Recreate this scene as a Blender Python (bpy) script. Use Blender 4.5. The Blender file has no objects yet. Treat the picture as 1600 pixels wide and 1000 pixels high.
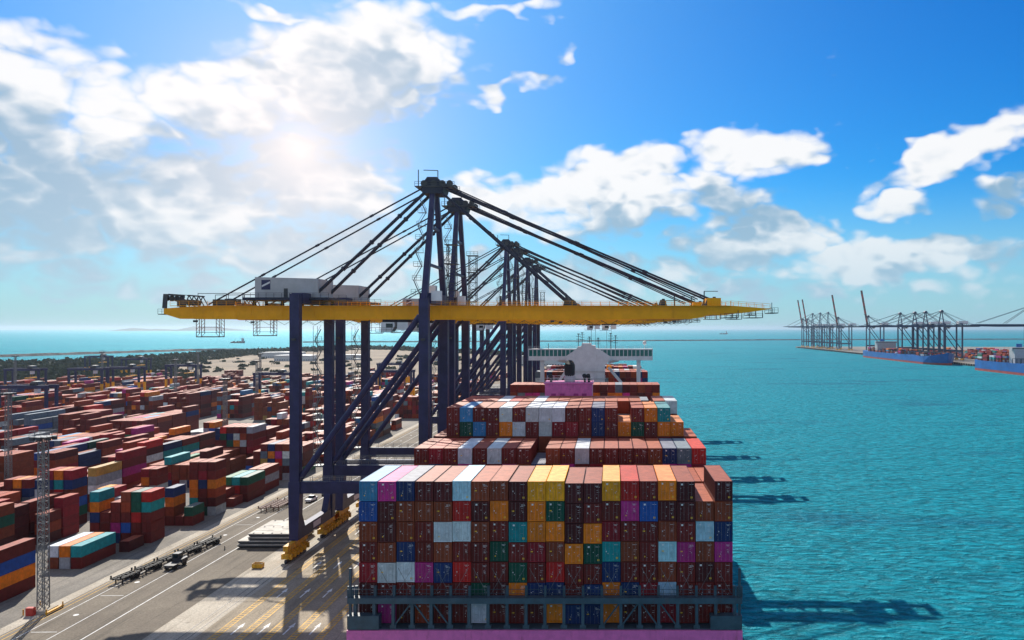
import bpy, math, random
import numpy as np
from mathutils import Vector

random.seed(7)
R = math.radians
SC = bpy.context.scene
COL = SC.collection
CAMZ, F, PX, PY = 58.0, 1214.0, 955.0, 513.0      # camera height over water; focal length and principal point in photo pixels
QZ = 3.6                                          # quay level over water

# ------------------------------------------------------------------ camera
cam = bpy.data.cameras.new('camera')
cam.sensor_width = 36.0
cam.lens = 36.0 * F / 1600.0
cam.shift_x = -(PX - 800.0) / 1600.0
cam.shift_y = (PY - 500.0) / 1600.0
cam.clip_start = 1.0
cam.clip_end = 60000.0
camo = bpy.data.objects.new('camera', cam)
COL.objects.link(camo)
camo.location = (0, 0, CAMZ)
camo.rotation_euler = (R(90), 0, 0)
SC.camera = camo

# ------------------------------------------------------------------ light and exposure
SUN_AZ, SUN_EL = R(-21.0), R(41.0)                # azimuth from +Y towards +X
sundir = Vector((math.sin(SUN_AZ) * math.cos(SUN_EL), math.cos(SUN_AZ) * math.cos(SUN_EL), math.sin(SUN_EL)))
sl = bpy.data.lights.new('sun', 'SUN')
sl.energy = 5.0
sl.angle = R(0.53)
sl.color = (1.0, 0.93, 0.82)
slo = bpy.data.objects.new('sun', sl)
COL.objects.link(slo)
slo.rotation_euler = sundir.to_track_quat('Z', 'Y').to_euler()
slo.location = (0, 0, 400)
SC.view_settings.view_transform = 'Standard'
SC.view_settings.look = 'None'
SC.view_settings.gamma = 1.0
SC.view_settings.exposure = 0.38
SC.view_settings.use_curve_mapping = False
SC.render.engine = 'CYCLES'
SC.cycles.max_bounces = 4
SC.cycles.diffuse_bounces = 2
SC.cycles.glossy_bounces = 2
SC.cycles.volume_bounces = 0
SC.cycles.use_denoising = True


class NT:
    """small node-tree writer"""
    def __init__(s, tree):
        s.t = tree

    def n(s, typ, ins=None, **kw):
        nd = s.t.nodes.new(typ)
        for k, v in kw.items():
            setattr(nd, k, v)
        if ins:
            for k, v in ins.items():
                if isinstance(v, bpy.types.NodeSocket):
                    s.t.links.new(v, nd.inputs[k])
                else:
                    nd.inputs[k].default_value = v
        return nd

    def m(s, op, a, b=0.0, c=None, clamp=False):
        ins = {0: a, 1: b}
        if c is not None:
            ins[2] = c
        return s.n('ShaderNodeMath', ins, operation=op, use_clamp=clamp).outputs[0]

    def mix(s, f, a, b, typ='MIX'):
        nd = s.n('ShaderNodeMix', None, data_type='RGBA', blend_type=typ)
        for k, v in ((0, f), (6, a), (7, b)):
            if isinstance(v, bpy.types.NodeSocket):
                s.t.links.new(v, nd.inputs[k])
            else:
                nd.inputs[k].default_value = v if k == 0 else (tuple(v) + (1.0,))[:4]
        return nd.outputs[2]

    def mr(s, v, a, b, c, d, smooth=True):
        return s.n('ShaderNodeMapRange', {0: v, 1: a, 2: b, 3: c, 4: d}, interpolation_type='SMOOTHSTEP' if smooth else 'LINEAR').outputs[0]


# ------------------------------------------------------------------ sky with clouds (directions only, at infinity)
def azel(px, py):
    az = math.atan((px - PX) / F)
    return az, math.atan((PY - py) / F * math.cos(az))

# cloud banks as seen: centre px, half-size px, tilt degrees, strength
BANKS = [
    (540, 115, 185, 85, -14, 1.0), (610, 60, 100, 62, 20, .9), (385, 160, 110, 60, -10, .85),
    (60, 150, 160, 80, 8, .85), (30, 262, 170, 75, 0, .9), (235, 135, 140, 45, -12, .75),
    (270, 320, 160, 70, 0, 1.0), (80, 360, 140, 50, 0, .85), (500, 285, 115, 75, 0, 1.0), (430, 385, 190, 45, 0, .8),
    (780, 330, 85, 45, 0, .9), (955, 300, 125, 66, -14, 1.05), (1165, 232, 105, 40, -2, 1.0), (1110, 305, 110, 40, 0, .85),
    (1190, 368, 120, 40, 0, 1.0), (1380, 400, 170, 36, 0, .95), (1485, 245, 112, 30, -26, .98), (1575, 290, 60, 28, 0, .75),
    (1412, 327, 42, 18, 0, .75), (800, 138, 80, 13, -10, .68), (450, 9, 72, 12, 6, .68), (780, 12, 120, 13, -4, .62),
    (870, 80, 24, 13, -30, .62), (700, 445, 900, 46, 0, .66),
]


def build_world():
    w = bpy.data.worlds.new('World')
    SC.world = w
    w.use_nodes = True
    w.cycles.sampling_method = 'MANUAL'
    w.cycles.sample_map_resolution = 256
    g = bpy.data.node_groups.new('cloud_density', 'ShaderNodeTree')
    g.interface.new_socket('Dir', in_out='INPUT', socket_type='NodeSocketVector')
    g.interface.new_socket('Density', in_out='OUTPUT', socket_type='NodeSocketFloat')
    g.interface.new_socket('Shade', in_out='OUTPUT', socket_type='NodeSocketFloat')
    t = NT(g)
    gi = t.n('NodeGroupInput')
    go = t.n('NodeGroupOutput')
    d = gi.outputs[0]
    sep = t.n('ShaderNodeSeparateXYZ', {0: d})
    az = t.m('ARCTAN2', sep.outputs[0], sep.outputs[1])
    el = t.m('ARCSINE', sep.outputs[2])
    stretched = t.n('ShaderNodeVectorMath', {0: d, 1: (1.0, 1.0, 1.7)}, operation='MULTIPLY').outputs[0]
    warp = t.n('ShaderNodeTexNoise', {'Vector': stretched, 'Scale': 9.0, 'Detail': 3.0, 'Roughness': 0.6})
    wv = t.n('ShaderNodeVectorMath', {0: warp.outputs[1], 1: (.5, .5, .5)}, operation='SUBTRACT').outputs[0]
    wv = t.n('ShaderNodeVectorMath', {0: wv, 'Scale': 0.11}, operation='SCALE').outputs[0]
    ws = t.n('ShaderNodeSeparateXYZ', {0: wv})
    uv1 = t.n('ShaderNodeCombineXYZ', {0: t.m('ADD', az, ws.outputs[0]), 1: t.m('ADD', el, ws.outputs[1]), 2: 1.0}).outputs[0]
    bias = up = None
    UPS = 0.075
    for (x, y, a, b, rot, s) in BANKS:
        u0, v0 = azel(x, y)
        ia, ib = F / (a * 1.12), F / (b * 1.14)
        c, sn = math.cos(R(-rot)), math.sin(R(-rot))
        xx = t.n('ShaderNodeVectorMath', {0: uv1, 1: (c * ia, sn * ia, -(c * u0 + sn * v0) * ia)}, operation='DOT_PRODUCT').outputs[1]
        yy = t.n('ShaderNodeVectorMath', {0: uv1, 1: (-sn * ib, c * ib, (sn * u0 - c * v0) * ib)}, operation='DOT_PRODUCT').outputs[1]
        x2 = t.m('MULTIPLY', xx, xx)
        v = t.m('MULTIPLY_ADD', t.m('MULTIPLY_ADD', yy, yy, x2), -s * .75, s)
        bias = t.m('MAXIMUM', v, 0.0) if bias is None else t.m('SMOOTH_MAX', bias, v, 0.12)
        y2 = t.m('ADD', yy, UPS * c * ib)
        v = t.m('MULTIPLY_ADD', t.m('MULTIPLY_ADD', y2, y2, x2), -s * .75, s)
        up = t.m('MAXIMUM', v, 0.0) if up is None else t.m('SMOOTH_MAX', up, v, 0.12)
    # cloud cover added beyond the frame as white fill light
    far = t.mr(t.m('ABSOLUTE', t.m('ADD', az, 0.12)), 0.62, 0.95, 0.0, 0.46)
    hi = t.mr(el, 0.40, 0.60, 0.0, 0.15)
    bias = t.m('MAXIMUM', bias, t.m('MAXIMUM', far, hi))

    def puffs(vec):
        n1 = t.n('ShaderNodeTexNoise', {'Vector': vec, 'Scale': 10.0, 'Detail': 9.0, 'Roughness': 0.58}).outputs[0]
        sv = t.n('ShaderNodeVectorMath', {0: vec, 1: wv}, operation='ADD').outputs[0]
        v1 = t.n('ShaderNodeTexVoronoi', {'Vector': sv, 'Scale': 30.0}, feature='F1').outputs[0]
        return t.m('MULTIPLY_ADD', v1, -0.55, n1)
    p0 = puffs(stretched)
    p1 = puffs(t.n('ShaderNodeVectorMath', {0: stretched, 1: (-0.007, 0, 0.032)}, operation='ADD').outputs[0])
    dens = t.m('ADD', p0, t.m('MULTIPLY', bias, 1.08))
    g.links.new(dens, go.inputs[0])
    shd = t.m('ADD', t.m('MULTIPLY', t.m('SUBTRACT', p1, p0), 1.1), t.m('MULTIPLY', t.m('SUBTRACT', up, bias), 0.75))
    g.links.new(shd, go.inputs[1])

    t = NT(w.node_tree)
    w.node_tree.nodes.clear()
    tc = t.n('ShaderNodeTexCoord')
    dirn = tc.outputs['Generated']
    sky = t.n('ShaderNodeTexSky', None, sky_type='NISHITA', sun_disc=False, sun_elevation=SUN_EL, sun_rotation=SUN_AZ, altitude=0.0, air_density=1.0, dust_density=0.6, ozone_density=2.5)
    hs = t.n('ShaderNodeHueSaturation', {'Hue': 0.5, 'Saturation': 1.5, 'Value': 1.0, 'Color': sky.outputs[0]}).outputs[0]
    hs = t.mix(1.0, hs, (0.15, 0.74, 1.06), 'MULTIPLY')
    gr = t.n('ShaderNodeGroup')
    gr.node_tree = g
    w.node_tree.links.new(dirn, gr.inputs[0])
    d0 = gr.outputs[0]
    alpha = t.mr(d0, 0.48, 1.02, 0.0, 1.0)
    thick = t.mr(d0, 0.76, 1.45, 0.0, 1.0)
    shade = t.m('ADD', gr.outputs[1], t.m('MULTIPLY', thick, 0.30))
    lit = t.mr(shade, -0.46, 0.22, 1.0, 0.0)
    ccol = t.mix(lit, (2.5, 4.1, 5.6), (8.9, 8.9, 8.9))
    base = t.mix(t.m('MULTIPLY', alpha, 0.96), hs, ccol)
    # bright thin veil low over the horizon, as haze in the real air lights up
    sepw = t.n('ShaderNodeSeparateXYZ', {0: dirn})
    veil = t.mr(sepw.outputs[2], -0.02, 0.20, 0.80, 0.0)
    base = t.mix(veil, base, (3.9, 5.8, 7.1))
    # sun glow painted into the sky colour, lower than the sun lamp stands
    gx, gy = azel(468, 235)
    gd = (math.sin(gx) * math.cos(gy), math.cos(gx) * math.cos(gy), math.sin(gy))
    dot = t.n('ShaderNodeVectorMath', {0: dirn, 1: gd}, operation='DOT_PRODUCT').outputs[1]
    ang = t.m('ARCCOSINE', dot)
    glow = t.m('ADD', t.m('MULTIPLY', t.m('EXPONENT', t.m('MULTIPLY', ang, -13.0)), 0.50), t.m('MULTIPLY', t.m('EXPONENT', t.m('MULTIPLY', ang, -5.5)), 0.42), clamp=True)
    base = t.mix(glow, base, (10.6, 9.5, 9.2))
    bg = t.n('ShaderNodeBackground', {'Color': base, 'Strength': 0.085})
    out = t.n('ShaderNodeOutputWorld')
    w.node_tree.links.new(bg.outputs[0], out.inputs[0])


build_world()


# ------------------------------------------------------------------ helpers
class MB:
    """collects boxes, bars and tubes and builds ONE mesh object"""
    def __init__(s):
        s.v, s.f, s.mi = [], [], []
        s.cur = 0

    def quad(s, *p):
        i = len(s.v)
        s.v += [tuple(q) for q in p]
        s.f.append(tuple(range(i, i + len(p))))
        s.mi.append(s.cur)

    def box(s, x0, x1, y0, y1, z0, z1):
        i = len(s.v)
        s.v += [(x0, y0, z0), (x1, y0, z0), (x1, y1, z0), (x0, y1, z0), (x0, y0, z1), (x1, y0, z1), (x1, y1, z1), (x0, y1, z1)]
        for q in ((0, 3, 2, 1), (4, 5, 6, 7), (0, 1, 5, 4), (1, 2, 6, 5), (2, 3, 7, 6), (3, 0, 4, 7)):
            s.f.append(tuple(i + k for k in q))
            s.mi.append(s.cur)

    def hull(s, a, b):
        """a and b: two loops of equal length, joined and capped"""
        i, n = len(s.v), len(a)
        s.v += [tuple(q) for q in a] + [tuple(q) for q in b]
        for k in range(n):
            s.f.append((i + k, i + (k + 1) % n, i + n + (k + 1) % n, i + n + k))
            s.mi.append(s.cur)
        s.f.append(tuple(i + k for k in reversed(range(n))))
        s.f.append(tuple(i + n + k for k in range(n)))
        s.mi += [s.cur, s.cur]

    def prof(s, pts, y0, y1):
        """x,z profile extruded along y"""
        s.hull([(x, y0, z) for x, z in pts], [(x, y1, z) for x, z in pts])

    def tube(s, a, b, r, n=6, r2=None):
        a, b = Vector(a), Vector(b)
        d = (b - a)
        if d.length < 1e-6:
            return
        d.normalize()
        u = d.orthogonal().normalized() if abs(d.z) > .99 else d.cross(Vector((0, 0, 1))).normalized()
        w = d.cross(u)
        r2 = r if r2 is None else r2
        ph = math.pi / 4 if n == 4 else 0
        la = [a + (u * math.cos(ph + 2 * math.pi * k / n) + w * math.sin(ph + 2 * math.pi * k / n)) * r for k in range(n)]
        lb = [b + (u * math.cos(ph + 2 * math.pi * k / n) + w * math.sin(ph + 2 * math.pi * k / n)) * r2 for k in range(n)]
        s.hull(la, lb)

    def rail(s, a, b, h=1.1, step=2.0, r=0.04):
        a, b = Vector(a), Vector(b)
        n = max(1, int((b - a).length / step))
        up = Vector((0, 0, h))
        for k in range(n + 1):
            p = a + (b - a) * k / n
            s.tube(p, p + up, r, 4)
        s.tube(a + up, b + up, r, 4)
        s.tube(a + up * .55, b + up * .55, r * .8, 4)

    def mesh(s, name, mats):
        me = bpy.data.meshes.new(name)
        me.from_pydata(s.v, [], s.f)
        for m in (mats if isinstance(mats, (list, tuple)) else [mats]):
            me.materials.append(m)
        if any(s.mi):
            me.polygons.foreach_set('material_index', s.mi)
        me.update()
        return me

    def build(s, name, mats, parent=None, loc=None):
        return link(name, s.mesh(name, mats), parent, loc)


def link(name, data, parent=None, loc=None):
    o = bpy.data.objects.new(name, data)
    COL.objects.link(o)
    if parent is not None:
        o.parent = parent
    if loc is not None:
        o.location = loc
    return o


def tag(o, label=None, cat=None, group=None, kind=None):
    if label:
        o['label'] = label
    if cat:
        o['category'] = cat
    if group:
        o['group'] = group
    if kind:
        o['kind'] = kind
    return o


def thing(name, label, cat, loc, rz=0.0, group=None):
    o = bpy.data.objects.new(name, None)
    COL.objects.link(o)
    o.location = loc
    o.rotation_euler = (0, 0, rz)
    o.empty_display_size = 1.0
    return tag(o, label, cat, group)


def copy_tree(o, parent=None):
    c = o.copy()
    COL.objects.link(c)
    if parent is not None:
        c.parent = parent
    for ch in list(o.children):
        copy_tree(ch, c)
    return c


def ground(px, py, z=QZ):
    """the point at height z that the photo's pixel shows"""
    y = (CAMZ - z) * F / (py - PY)
    return (px - PX) * y / F, y


# ------------------------------------------------------------------ materials
MATS = {}


def new_mat(name):
    m = bpy.data.materials.new(name)
    m.use_nodes = True
    m.node_tree.nodes.clear()
    t = NT(m.node_tree)
    out = t.n('ShaderNodeOutputMaterial')
    b = t.n('ShaderNodeBsdfPrincipled')
    m.node_tree.links.new(b.outputs[0], out.inputs[0])
    MATS[name] = m
    return m, t, b


def plain(name, col, rough=0.5, metal=0.0, var=0.25, scale=1.5, dirt=None, dirt_amt=0.35, spec=0.5):
    m, t, b = new_mat(name)
    tc = t.n('ShaderNodeTexCoord')
    n1 = t.n('ShaderNodeTexNoise', {'Vector': tc.outputs['Object'], 'Scale': scale, 'Detail': 6.0, 'Roughness': 0.65})
    f = t.mr(n1.outputs[0], 0.3, 0.72, 1.0 - var, 1.0 + var * 0.6)
    c = t.n('ShaderNodeVectorMath', {0: tuple(col), 'Scale': f}, operation='SCALE').outputs[0]
    if dirt:
        st = t.n('ShaderNodeVectorMath', {0: tc.outputs['Object'], 1: (1, 1, .18)}, operation='MULTIPLY').outputs[0]
        n2 = t.n('ShaderNodeTexNoise', {'Vector': st, 'Scale': scale * 1.7, 'Detail': 5.0, 'Roughness': 0.7})
        c = t.mix(t.mr(n2.outputs[0], 0.54, 0.74, 0.0, dirt_amt), c, dirt)
    m.node_tree.links.new(c, b.inputs['Base Color'])
    b.inputs['Roughness'].default_value = rough
    b.inputs['Metallic'].default_value = metal
    b.inputs['Specular IOR Level'].default_value = spec
    return m


NAVY = plain('navy_paint', (0.026, 0.025, 0.088), 0.45, spec=.3, var=.3, scale=.35, dirt=(.05, .04, .05), dirt_amt=.35)
STAY = plain('stay_paint', (0.018, 0.021, 0.045), 0.55, spec=.3, var=.3, scale=.5, dirt=(.07, .04, .03))
YELLOW = plain('yellow_paint', (0.92, 0.40, 0.003), 0.5, var=.10, scale=.25, dirt=(.45, .17, .01), dirt_amt=.3, spec=.2)
BOGIE = plain('bogie_yellow', (0.72, 0.36, 0.01), 0.5, var=.4, scale=1.2, dirt=(.06, .04, .02), dirt_amt=.7)
WHITE = plain('white_paint', (0.72, 0.72, 0.72), 0.45, var=.1, scale=.4, dirt=(.35, .28, .24), dirt_amt=.3)
GREYW = plain('house_grey', (0.44, 0.42, 0.42), 0.5, var=.12, scale=.4, dirt=(.3, .25, .22), dirt_amt=.3)
STEEL = plain('dark_steel', (0.035, 0.035, 0.042), 0.5, var=.4, scale=1.0, dirt=(.10, .05, .03))
GALV = plain('galvanised', (0.20, 0.205, 0.21), 0.5, metal=.4, var=.3, scale=2.)
BLACK = plain('black_rubber', (0.012, 0.012, 0.013), 0.7, var=.3, scale=2.)
SHIPBLUE = plain('deck_blue_grey', (0.040, 0.072, 0.100), 0.5, var=.3, scale=.6, dirt=(.12, .06, .04))
PINK = plain('hull_pink', (0.72, 0.14, 0.40), 0.45, var=.16, scale=.9, dirt=(.30, .04, .06), dirt_amt=.75)
PINKD = plain('casing_door', (0.42, 0.03, 0.20), 0.5, var=.2, scale=.5)
BLUEH = plain('hull_blue', (0.001, 0.10, 0.36), 0.42, var=.2, scale=.08, dirt=(.05, .10, .22))
REDH = plain('hull_boot_red', (0.36, 0.05, 0.035), 0.55, var=.25, scale=.1)
GLASS = plain('window_glass', (0.012, 0.022, 0.028), 0.08, var=.2)
GLASSG = plain('bridge_glass', (0.02, 0.16, 0.14), 0.12, var=.2)
RED = plain('red_paint', (0.50, 0.035, 0.022), 0.5, var=.2)
ROOFB = plain('blue_roof', (0.05, 0.24, 0.55), 0.5, var=.2, scale=.3)
CREAM = plain('pale_wall', (0.60, 0.60, 0.58), 0.7, var=.1)
MARKW = plain('white_marking', (0.70, 0.70, 0.68), 0.7, var=.3, scale=.8)
MARKY = plain('yellow_marking', (0.66, 0.36, 0.02), 0.7, var=.35, scale=.8)
STICK_W = plain('white_sticker', (0.70, 0.68, 0.68), 0.6, var=.1)
STICK_Y = plain('yellow_sticker', (0.85, 0.50, 0.02), 0.6, var=.1)
LAMP = plain('flood_lens', (0.6, 0.6, 0.58), 0.2, var=.05)
HATCH = plain('hatch_cover', (0.46, 0.42, 0.36), 0.7, var=.35, scale=.35, dirt=(.17, .12, .09), dirt_amt=.6)
RUSTB = plain('rust_brown', (0.16, 0.06, 0.04), 0.65, var=.4, scale=.8)
ROCK = plain('breakwater_rock', (0.13, 0.125, 0.12), 0.9, var=.5, scale=.08)


def container_mat(name, use_attr):
    m, t, b = new_mat(name)
    tc = t.n('ShaderNodeTexCoord')
    oi = t.n('ShaderNodeObjectInfo')
    if use_attr:
        col = t.n('ShaderNodeAttribute', None, attribute_name='paint').outputs[0]
        off = tc.outputs['Object']
    else:
        col = oi.outputs['Color']
        rv = t.m('MULTIPLY', oi.outputs['Random'], 97.0)
        ro = t.n('ShaderNodeCombineXYZ', {0: rv, 1: rv, 2: rv}).outputs[0]
        off = t.n('ShaderNodeVectorMath', {0: tc.outputs['Object'], 1: ro}, operation='ADD').outputs[0]
    n1 = t.n('ShaderNodeTexNoise', {'Vector': off, 'Scale': 0.9, 'Detail': 6.0, 'Roughness': 0.65}).outputs[0]
    c = t.n('ShaderNodeVectorMath', {0: col, 'Scale': t.mr(n1, .3, .72, .74, 1.14)}, operation='SCALE').outputs[0]
    st = t.n('ShaderNodeVectorMath', {0: off, 1: (1, 1, .16)}, operation='MULTIPLY').outputs[0]
    n2 = t.n('ShaderNodeTexNoise', {'Vector': st, 'Scale': 3.2, 'Detail': 5.0, 'Roughness': 0.7}).outputs[0]
    c = t.mix(t.mr(n2, .57, .75, 0, .5), c, (.085, .040, .028))
    m.node_tree.links.new(c, b.inputs['Base Color'])
    b.inputs['Roughness'].default_value = 0.55
    b.inputs['Specular IOR Level'].default_value = 0.22
    if use_attr:
        wv = t.n('ShaderNodeTexWave', {'Vector': tc.outputs['Object'], 'Scale': 1.1, 'Distortion': 0.0}, wave_type='BANDS', bands_direction='Y').outputs[1]
        bm = t.n('ShaderNodeBump', {'Strength': 0.55, 'Distance': 0.05, 'Height': wv})
        m.node_tree.links.new(bm.outputs[0], b.inputs['Normal'])
    return m


PAINT = container_mat('container_paint', False)
PAINTS = container_mat('container_paint_mass', True)


def ground_mat(name, col, col2, scale=.05, rough=.85, fine=.25, crack=True):
    m, t, b = new_mat(name)
    tc = t.n('ShaderNodeTexCoord')
    o = tc.outputs['Object']
    n1 = t.n('ShaderNodeTexNoise', {'Vector': o, 'Scale': scale, 'Detail': 8.0, 'Roughness': .62}).outputs[0]
    c = t.mix(t.mr(n1, .35, .68, 0, 1), col, col2)
    st = t.n('ShaderNodeVectorMath', {0: o, 1: (1.0, .06, 1)}, operation='MULTIPLY').outputs[0]
    n2 = t.n('ShaderNodeTexNoise', {'Vector': st, 'Scale': .5, 'Detail': 5.0, 'Roughness': .6}).outputs[0]
    c = t.mix(t.mr(n2, .50, .74, 0, .55), c, tuple(x * .45 for x in col))
    n4 = t.n('ShaderNodeTexNoise', {'Vector': o, 'Scale': .33, 'Detail': 3.0, 'Roughness': .5}).outputs[0]
    c = t.mix(t.mr(n4, .66, .78, 0, .6), c, tuple(x * .30 for x in col))
    st2 = t.n('ShaderNodeVectorMath', {0: o, 1: (1.6, .015, 1)}, operation='MULTIPLY').outputs[0]
    n5 = t.n('ShaderNodeTexNoise', {'Vector': st2, 'Scale': 1.3, 'Detail': 2.0, 'Roughness': .5}).outputs[0]
    c = t.mix(t.mr(n5, .60, .70, 0, .35), c, tuple(x * .35 for x in col))
    n3 = t.n('ShaderNodeTexNoise', {'Vector': o, 'Scale': 3.0, 'Detail': 5.0, 'Roughness': .7}).outputs[0]
    c = t.n('ShaderNodeVectorMath', {0: c, 'Scale': t.mr(n3, .3, .7, 1 - fine, 1 + fine)}, operation='SCALE').outputs[0]
    m.node_tree.links.new(c, b.inputs['Base Color'])
    b.inputs['Roughness'].default_value = rough
    b.inputs['Specular IOR Level'].default_value = .3
    return m


ASPH = ground_mat('asphalt', (.128, .104, .078), (.180, .150, .112), .06)
CONC = ground_mat('concrete', (.255, .210, .150), (.345, .290, .215), .08)
CONCL = ground_mat('pale_concrete', (.38, .33, .26), (.47, .42, .34), .1)
YARDM = ground_mat('yard_paving', (.145, .132, .115), (.25, .225, .19), .03)
SAND = ground_mat('sandy_ground', (.150, .105, .066), (.285, .210, .135), .006)


def water_mat():
    m, t, b = new_mat('sea_water')
    geo = t.n('ShaderNodeNewGeometry')
    p = geo.outputs['Position']
    # wind patches: ruffled water looks deeper
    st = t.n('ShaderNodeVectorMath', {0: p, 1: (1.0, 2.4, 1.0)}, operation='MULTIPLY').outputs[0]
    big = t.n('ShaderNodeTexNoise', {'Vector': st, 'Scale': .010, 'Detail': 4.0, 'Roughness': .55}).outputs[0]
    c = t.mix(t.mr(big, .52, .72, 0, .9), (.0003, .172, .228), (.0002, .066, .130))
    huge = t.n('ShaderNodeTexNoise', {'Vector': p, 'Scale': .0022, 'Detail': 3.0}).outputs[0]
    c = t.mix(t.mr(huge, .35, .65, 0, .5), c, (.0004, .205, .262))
    rot = t.n('ShaderNodeMapping', {'Vector': p, 'Rotation': (0, 0, R(24)), 'Scale': (.55, 1.25, 1.0)}).outputs[0]
    w1 = t.n('ShaderNodeTexNoise', {'Vector': rot, 'Scale': .46, 'Detail': 5.0, 'Roughness': .62, 'Distortion': .5}).outputs[0]
    w2 = t.n('ShaderNodeTexNoise', {'Vector': rot, 'Scale': .075, 'Detail': 3.0, 'Roughness': .5}).outputs[0]
    h = t.m('ADD', t.m('MULTIPLY', w1, 1.7), t.m('MULTIPLY', w2, 3.2))
    bm = t.n('ShaderNodeBump', {'Strength': 1.0, 'Distance': 1.4, 'Height': h})
    # wave light and shade put into the colour: crests lighter, troughs darker
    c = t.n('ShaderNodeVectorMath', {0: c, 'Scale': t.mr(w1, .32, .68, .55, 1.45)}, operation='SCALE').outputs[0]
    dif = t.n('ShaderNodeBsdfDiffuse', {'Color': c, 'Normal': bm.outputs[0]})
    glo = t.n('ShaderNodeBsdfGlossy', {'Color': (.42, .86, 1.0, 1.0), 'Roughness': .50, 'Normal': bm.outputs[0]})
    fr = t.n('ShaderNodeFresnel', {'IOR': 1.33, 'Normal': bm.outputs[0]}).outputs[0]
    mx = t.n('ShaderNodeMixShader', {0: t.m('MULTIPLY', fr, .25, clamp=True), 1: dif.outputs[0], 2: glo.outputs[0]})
    m.node_tree.nodes.remove(b)
    out = [n for n in m.node_tree.nodes if n.type == 'OUTPUT_MATERIAL'][0]
    m.node_tree.links.new(mx.outputs[0], out.inputs[0])
    return m


WATER = water_mat()


def leaf_mat():
    m, t, b = new_mat('coastal_foliage')
    at = t.n('ShaderNodeAttribute', None, attribute_name='paint')
    m.node_tree.links.new(at.outputs[0], b.inputs['Base Color'])
    b.inputs['Roughness'].default_value = .8
    return m


LEAF = leaf_mat()

# ------------------------------------------------------------------ setting: sea, land, quay, roads
XQ = -37.8            # quay edge
s = MB()
xs = [-26000, -6000, -2000, -600, 0, 600, 2000, 6000, 26000]
ys = [-600, 0, 400, 1200, 3000, 8000, 40000]
for i in range(len(xs) - 1):
    for j in range(len(ys) - 1):
        s.quad((xs[i], ys[j], 0), (xs[i + 1], ys[j], 0), (xs[i + 1], ys[j + 1], 0), (xs[i], ys[j + 1], 0))
tag(s.build('sea', WATER), kind='structure')


def slab(name, pts, z0, z1, mat):
    m = MB()
    m.hull([(x, y, z0) for x, y in pts], [(x, y, z1) for x, y in pts])
    return tag(m.build(name, mat), kind='structure')


def sheet(name, x0, x1, y0, y1, z, mat, parent=None):
    m = MB()
    n = max(1, int((y1 - y0) / 200))
    for k in range(n):
        a, b = y0 + (y1 - y0) * k / n, y0 + (y1 - y0) * (k + 1) / n
        m.quad((x0, a, z), (x1, a, z), (x1, b, z), (x0, b, z))
    o = m.build(name, mat, parent)
    if parent is None:
        tag(o, kind='structure')
    return o


LANDP = [(-820, -150), (XQ, -150), (XQ, 640), (-60, 900), (-90, 1330), (-160, 1530), (-270, 1690), (-390, 1830), (-520, 1990), (-690, 2120), (-800, 1880), (-815, 1690), (-830, 1500), (-815, 1290), (-845, 1180), (-900, 1110), (-980, 1000), (-980, -150)][1:]
slab('land', LANDP, -6, QZ - .02, SAND)
yard = sheet('yard_pavement', -640, XQ, -150, 760, QZ - .012, YARDM)
quay = sheet('quay_apron', -84, XQ, -150, 640, QZ - .008, CONC)
road = sheet('road', -107.0, -82.0, -150, 640, QZ - .004, ASPH)
sheet('kerb_strip', -110.6, -108.2, -150, 640, QZ - .004, CONCL)
sheet('crane_rail_strip', -81.9, -73.2, -150, 640, QZ, CONCL)
m = MB()
for x in (-75.9, -74.3, -45.3, -43.7):
    m.box(x - .06, x + .06, -150, 640, QZ - .02, QZ + .03)
m.build('rail', STEEL, quay)
m = MB()
for k in range(60):
    m.box(XQ + .05, XQ + .75, -140 + k * 13, -139 + k * 13, .6, 3.0)
m.build('fender', BLACK, quay)
m = MB()
m.box(XQ - .5, XQ + .04, -150, 640, QZ - .006, QZ + .28)
m.build('kerb', CONCL, quay)
# painted lines
zl = QZ + .004
for x, mat, wd in ((-104.6, MARKW, .16), (-98.6, MARKW, .16), (-92.6, MARKW, .22), (-106.4, MARKY, .14), (-107.6, MARKY, .14)):
    m = MB()
    m.box(x - wd / 2, x + wd / 2, -20, 640, QZ - .003, zl)
    m.build('lane_line', mat, road)
m = MB()
for k in range(26):
    y = 120 + k * 19.0
    m.quad((-103.9, y, zl), (-99.3, y + .1, zl), (-99.3, y + .28, zl), (-103.9, y + .18, zl))
    m.tube((-101.6, y + 8.5, zl - .002), (-101.6, y + 8.5, zl), .5, 14)
m.build('lane_mark', MARKW, road)
for x in (-70.0, -65.2, -60.6, -56.0, -51.3):
    m = MB()
    z = QZ + .001
    m.box(x - .70, x - .50, 60, 520, QZ - .006, z)
    m.box(x + .50, x + .70, 60, 520, QZ - .006, z)
    y = 100.0
    while y < 420:
        m.box(x - .50, x + .50, y, y + .24, QZ - .006, z - .001)
        y += .95
    m.build('ladder_marking', MARKY, quay)
m = MB()
for x in (-67.6, -62.9, -58.3, -53.6):
    for y in (138, 157, 176, 205, 240):
        z = QZ + .002
        m.quad((x - .14, y, z), (x + .14, y, z), (x + .14, y + 3.4, z), (x - .14, y + 3.4, z))
        m.quad((x - .5, y + 3.4, z), (x + .5, y + 3.4, z), (x, y + 5.6, z))
m.build('lane_arrow', MARKW, quay)


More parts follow.
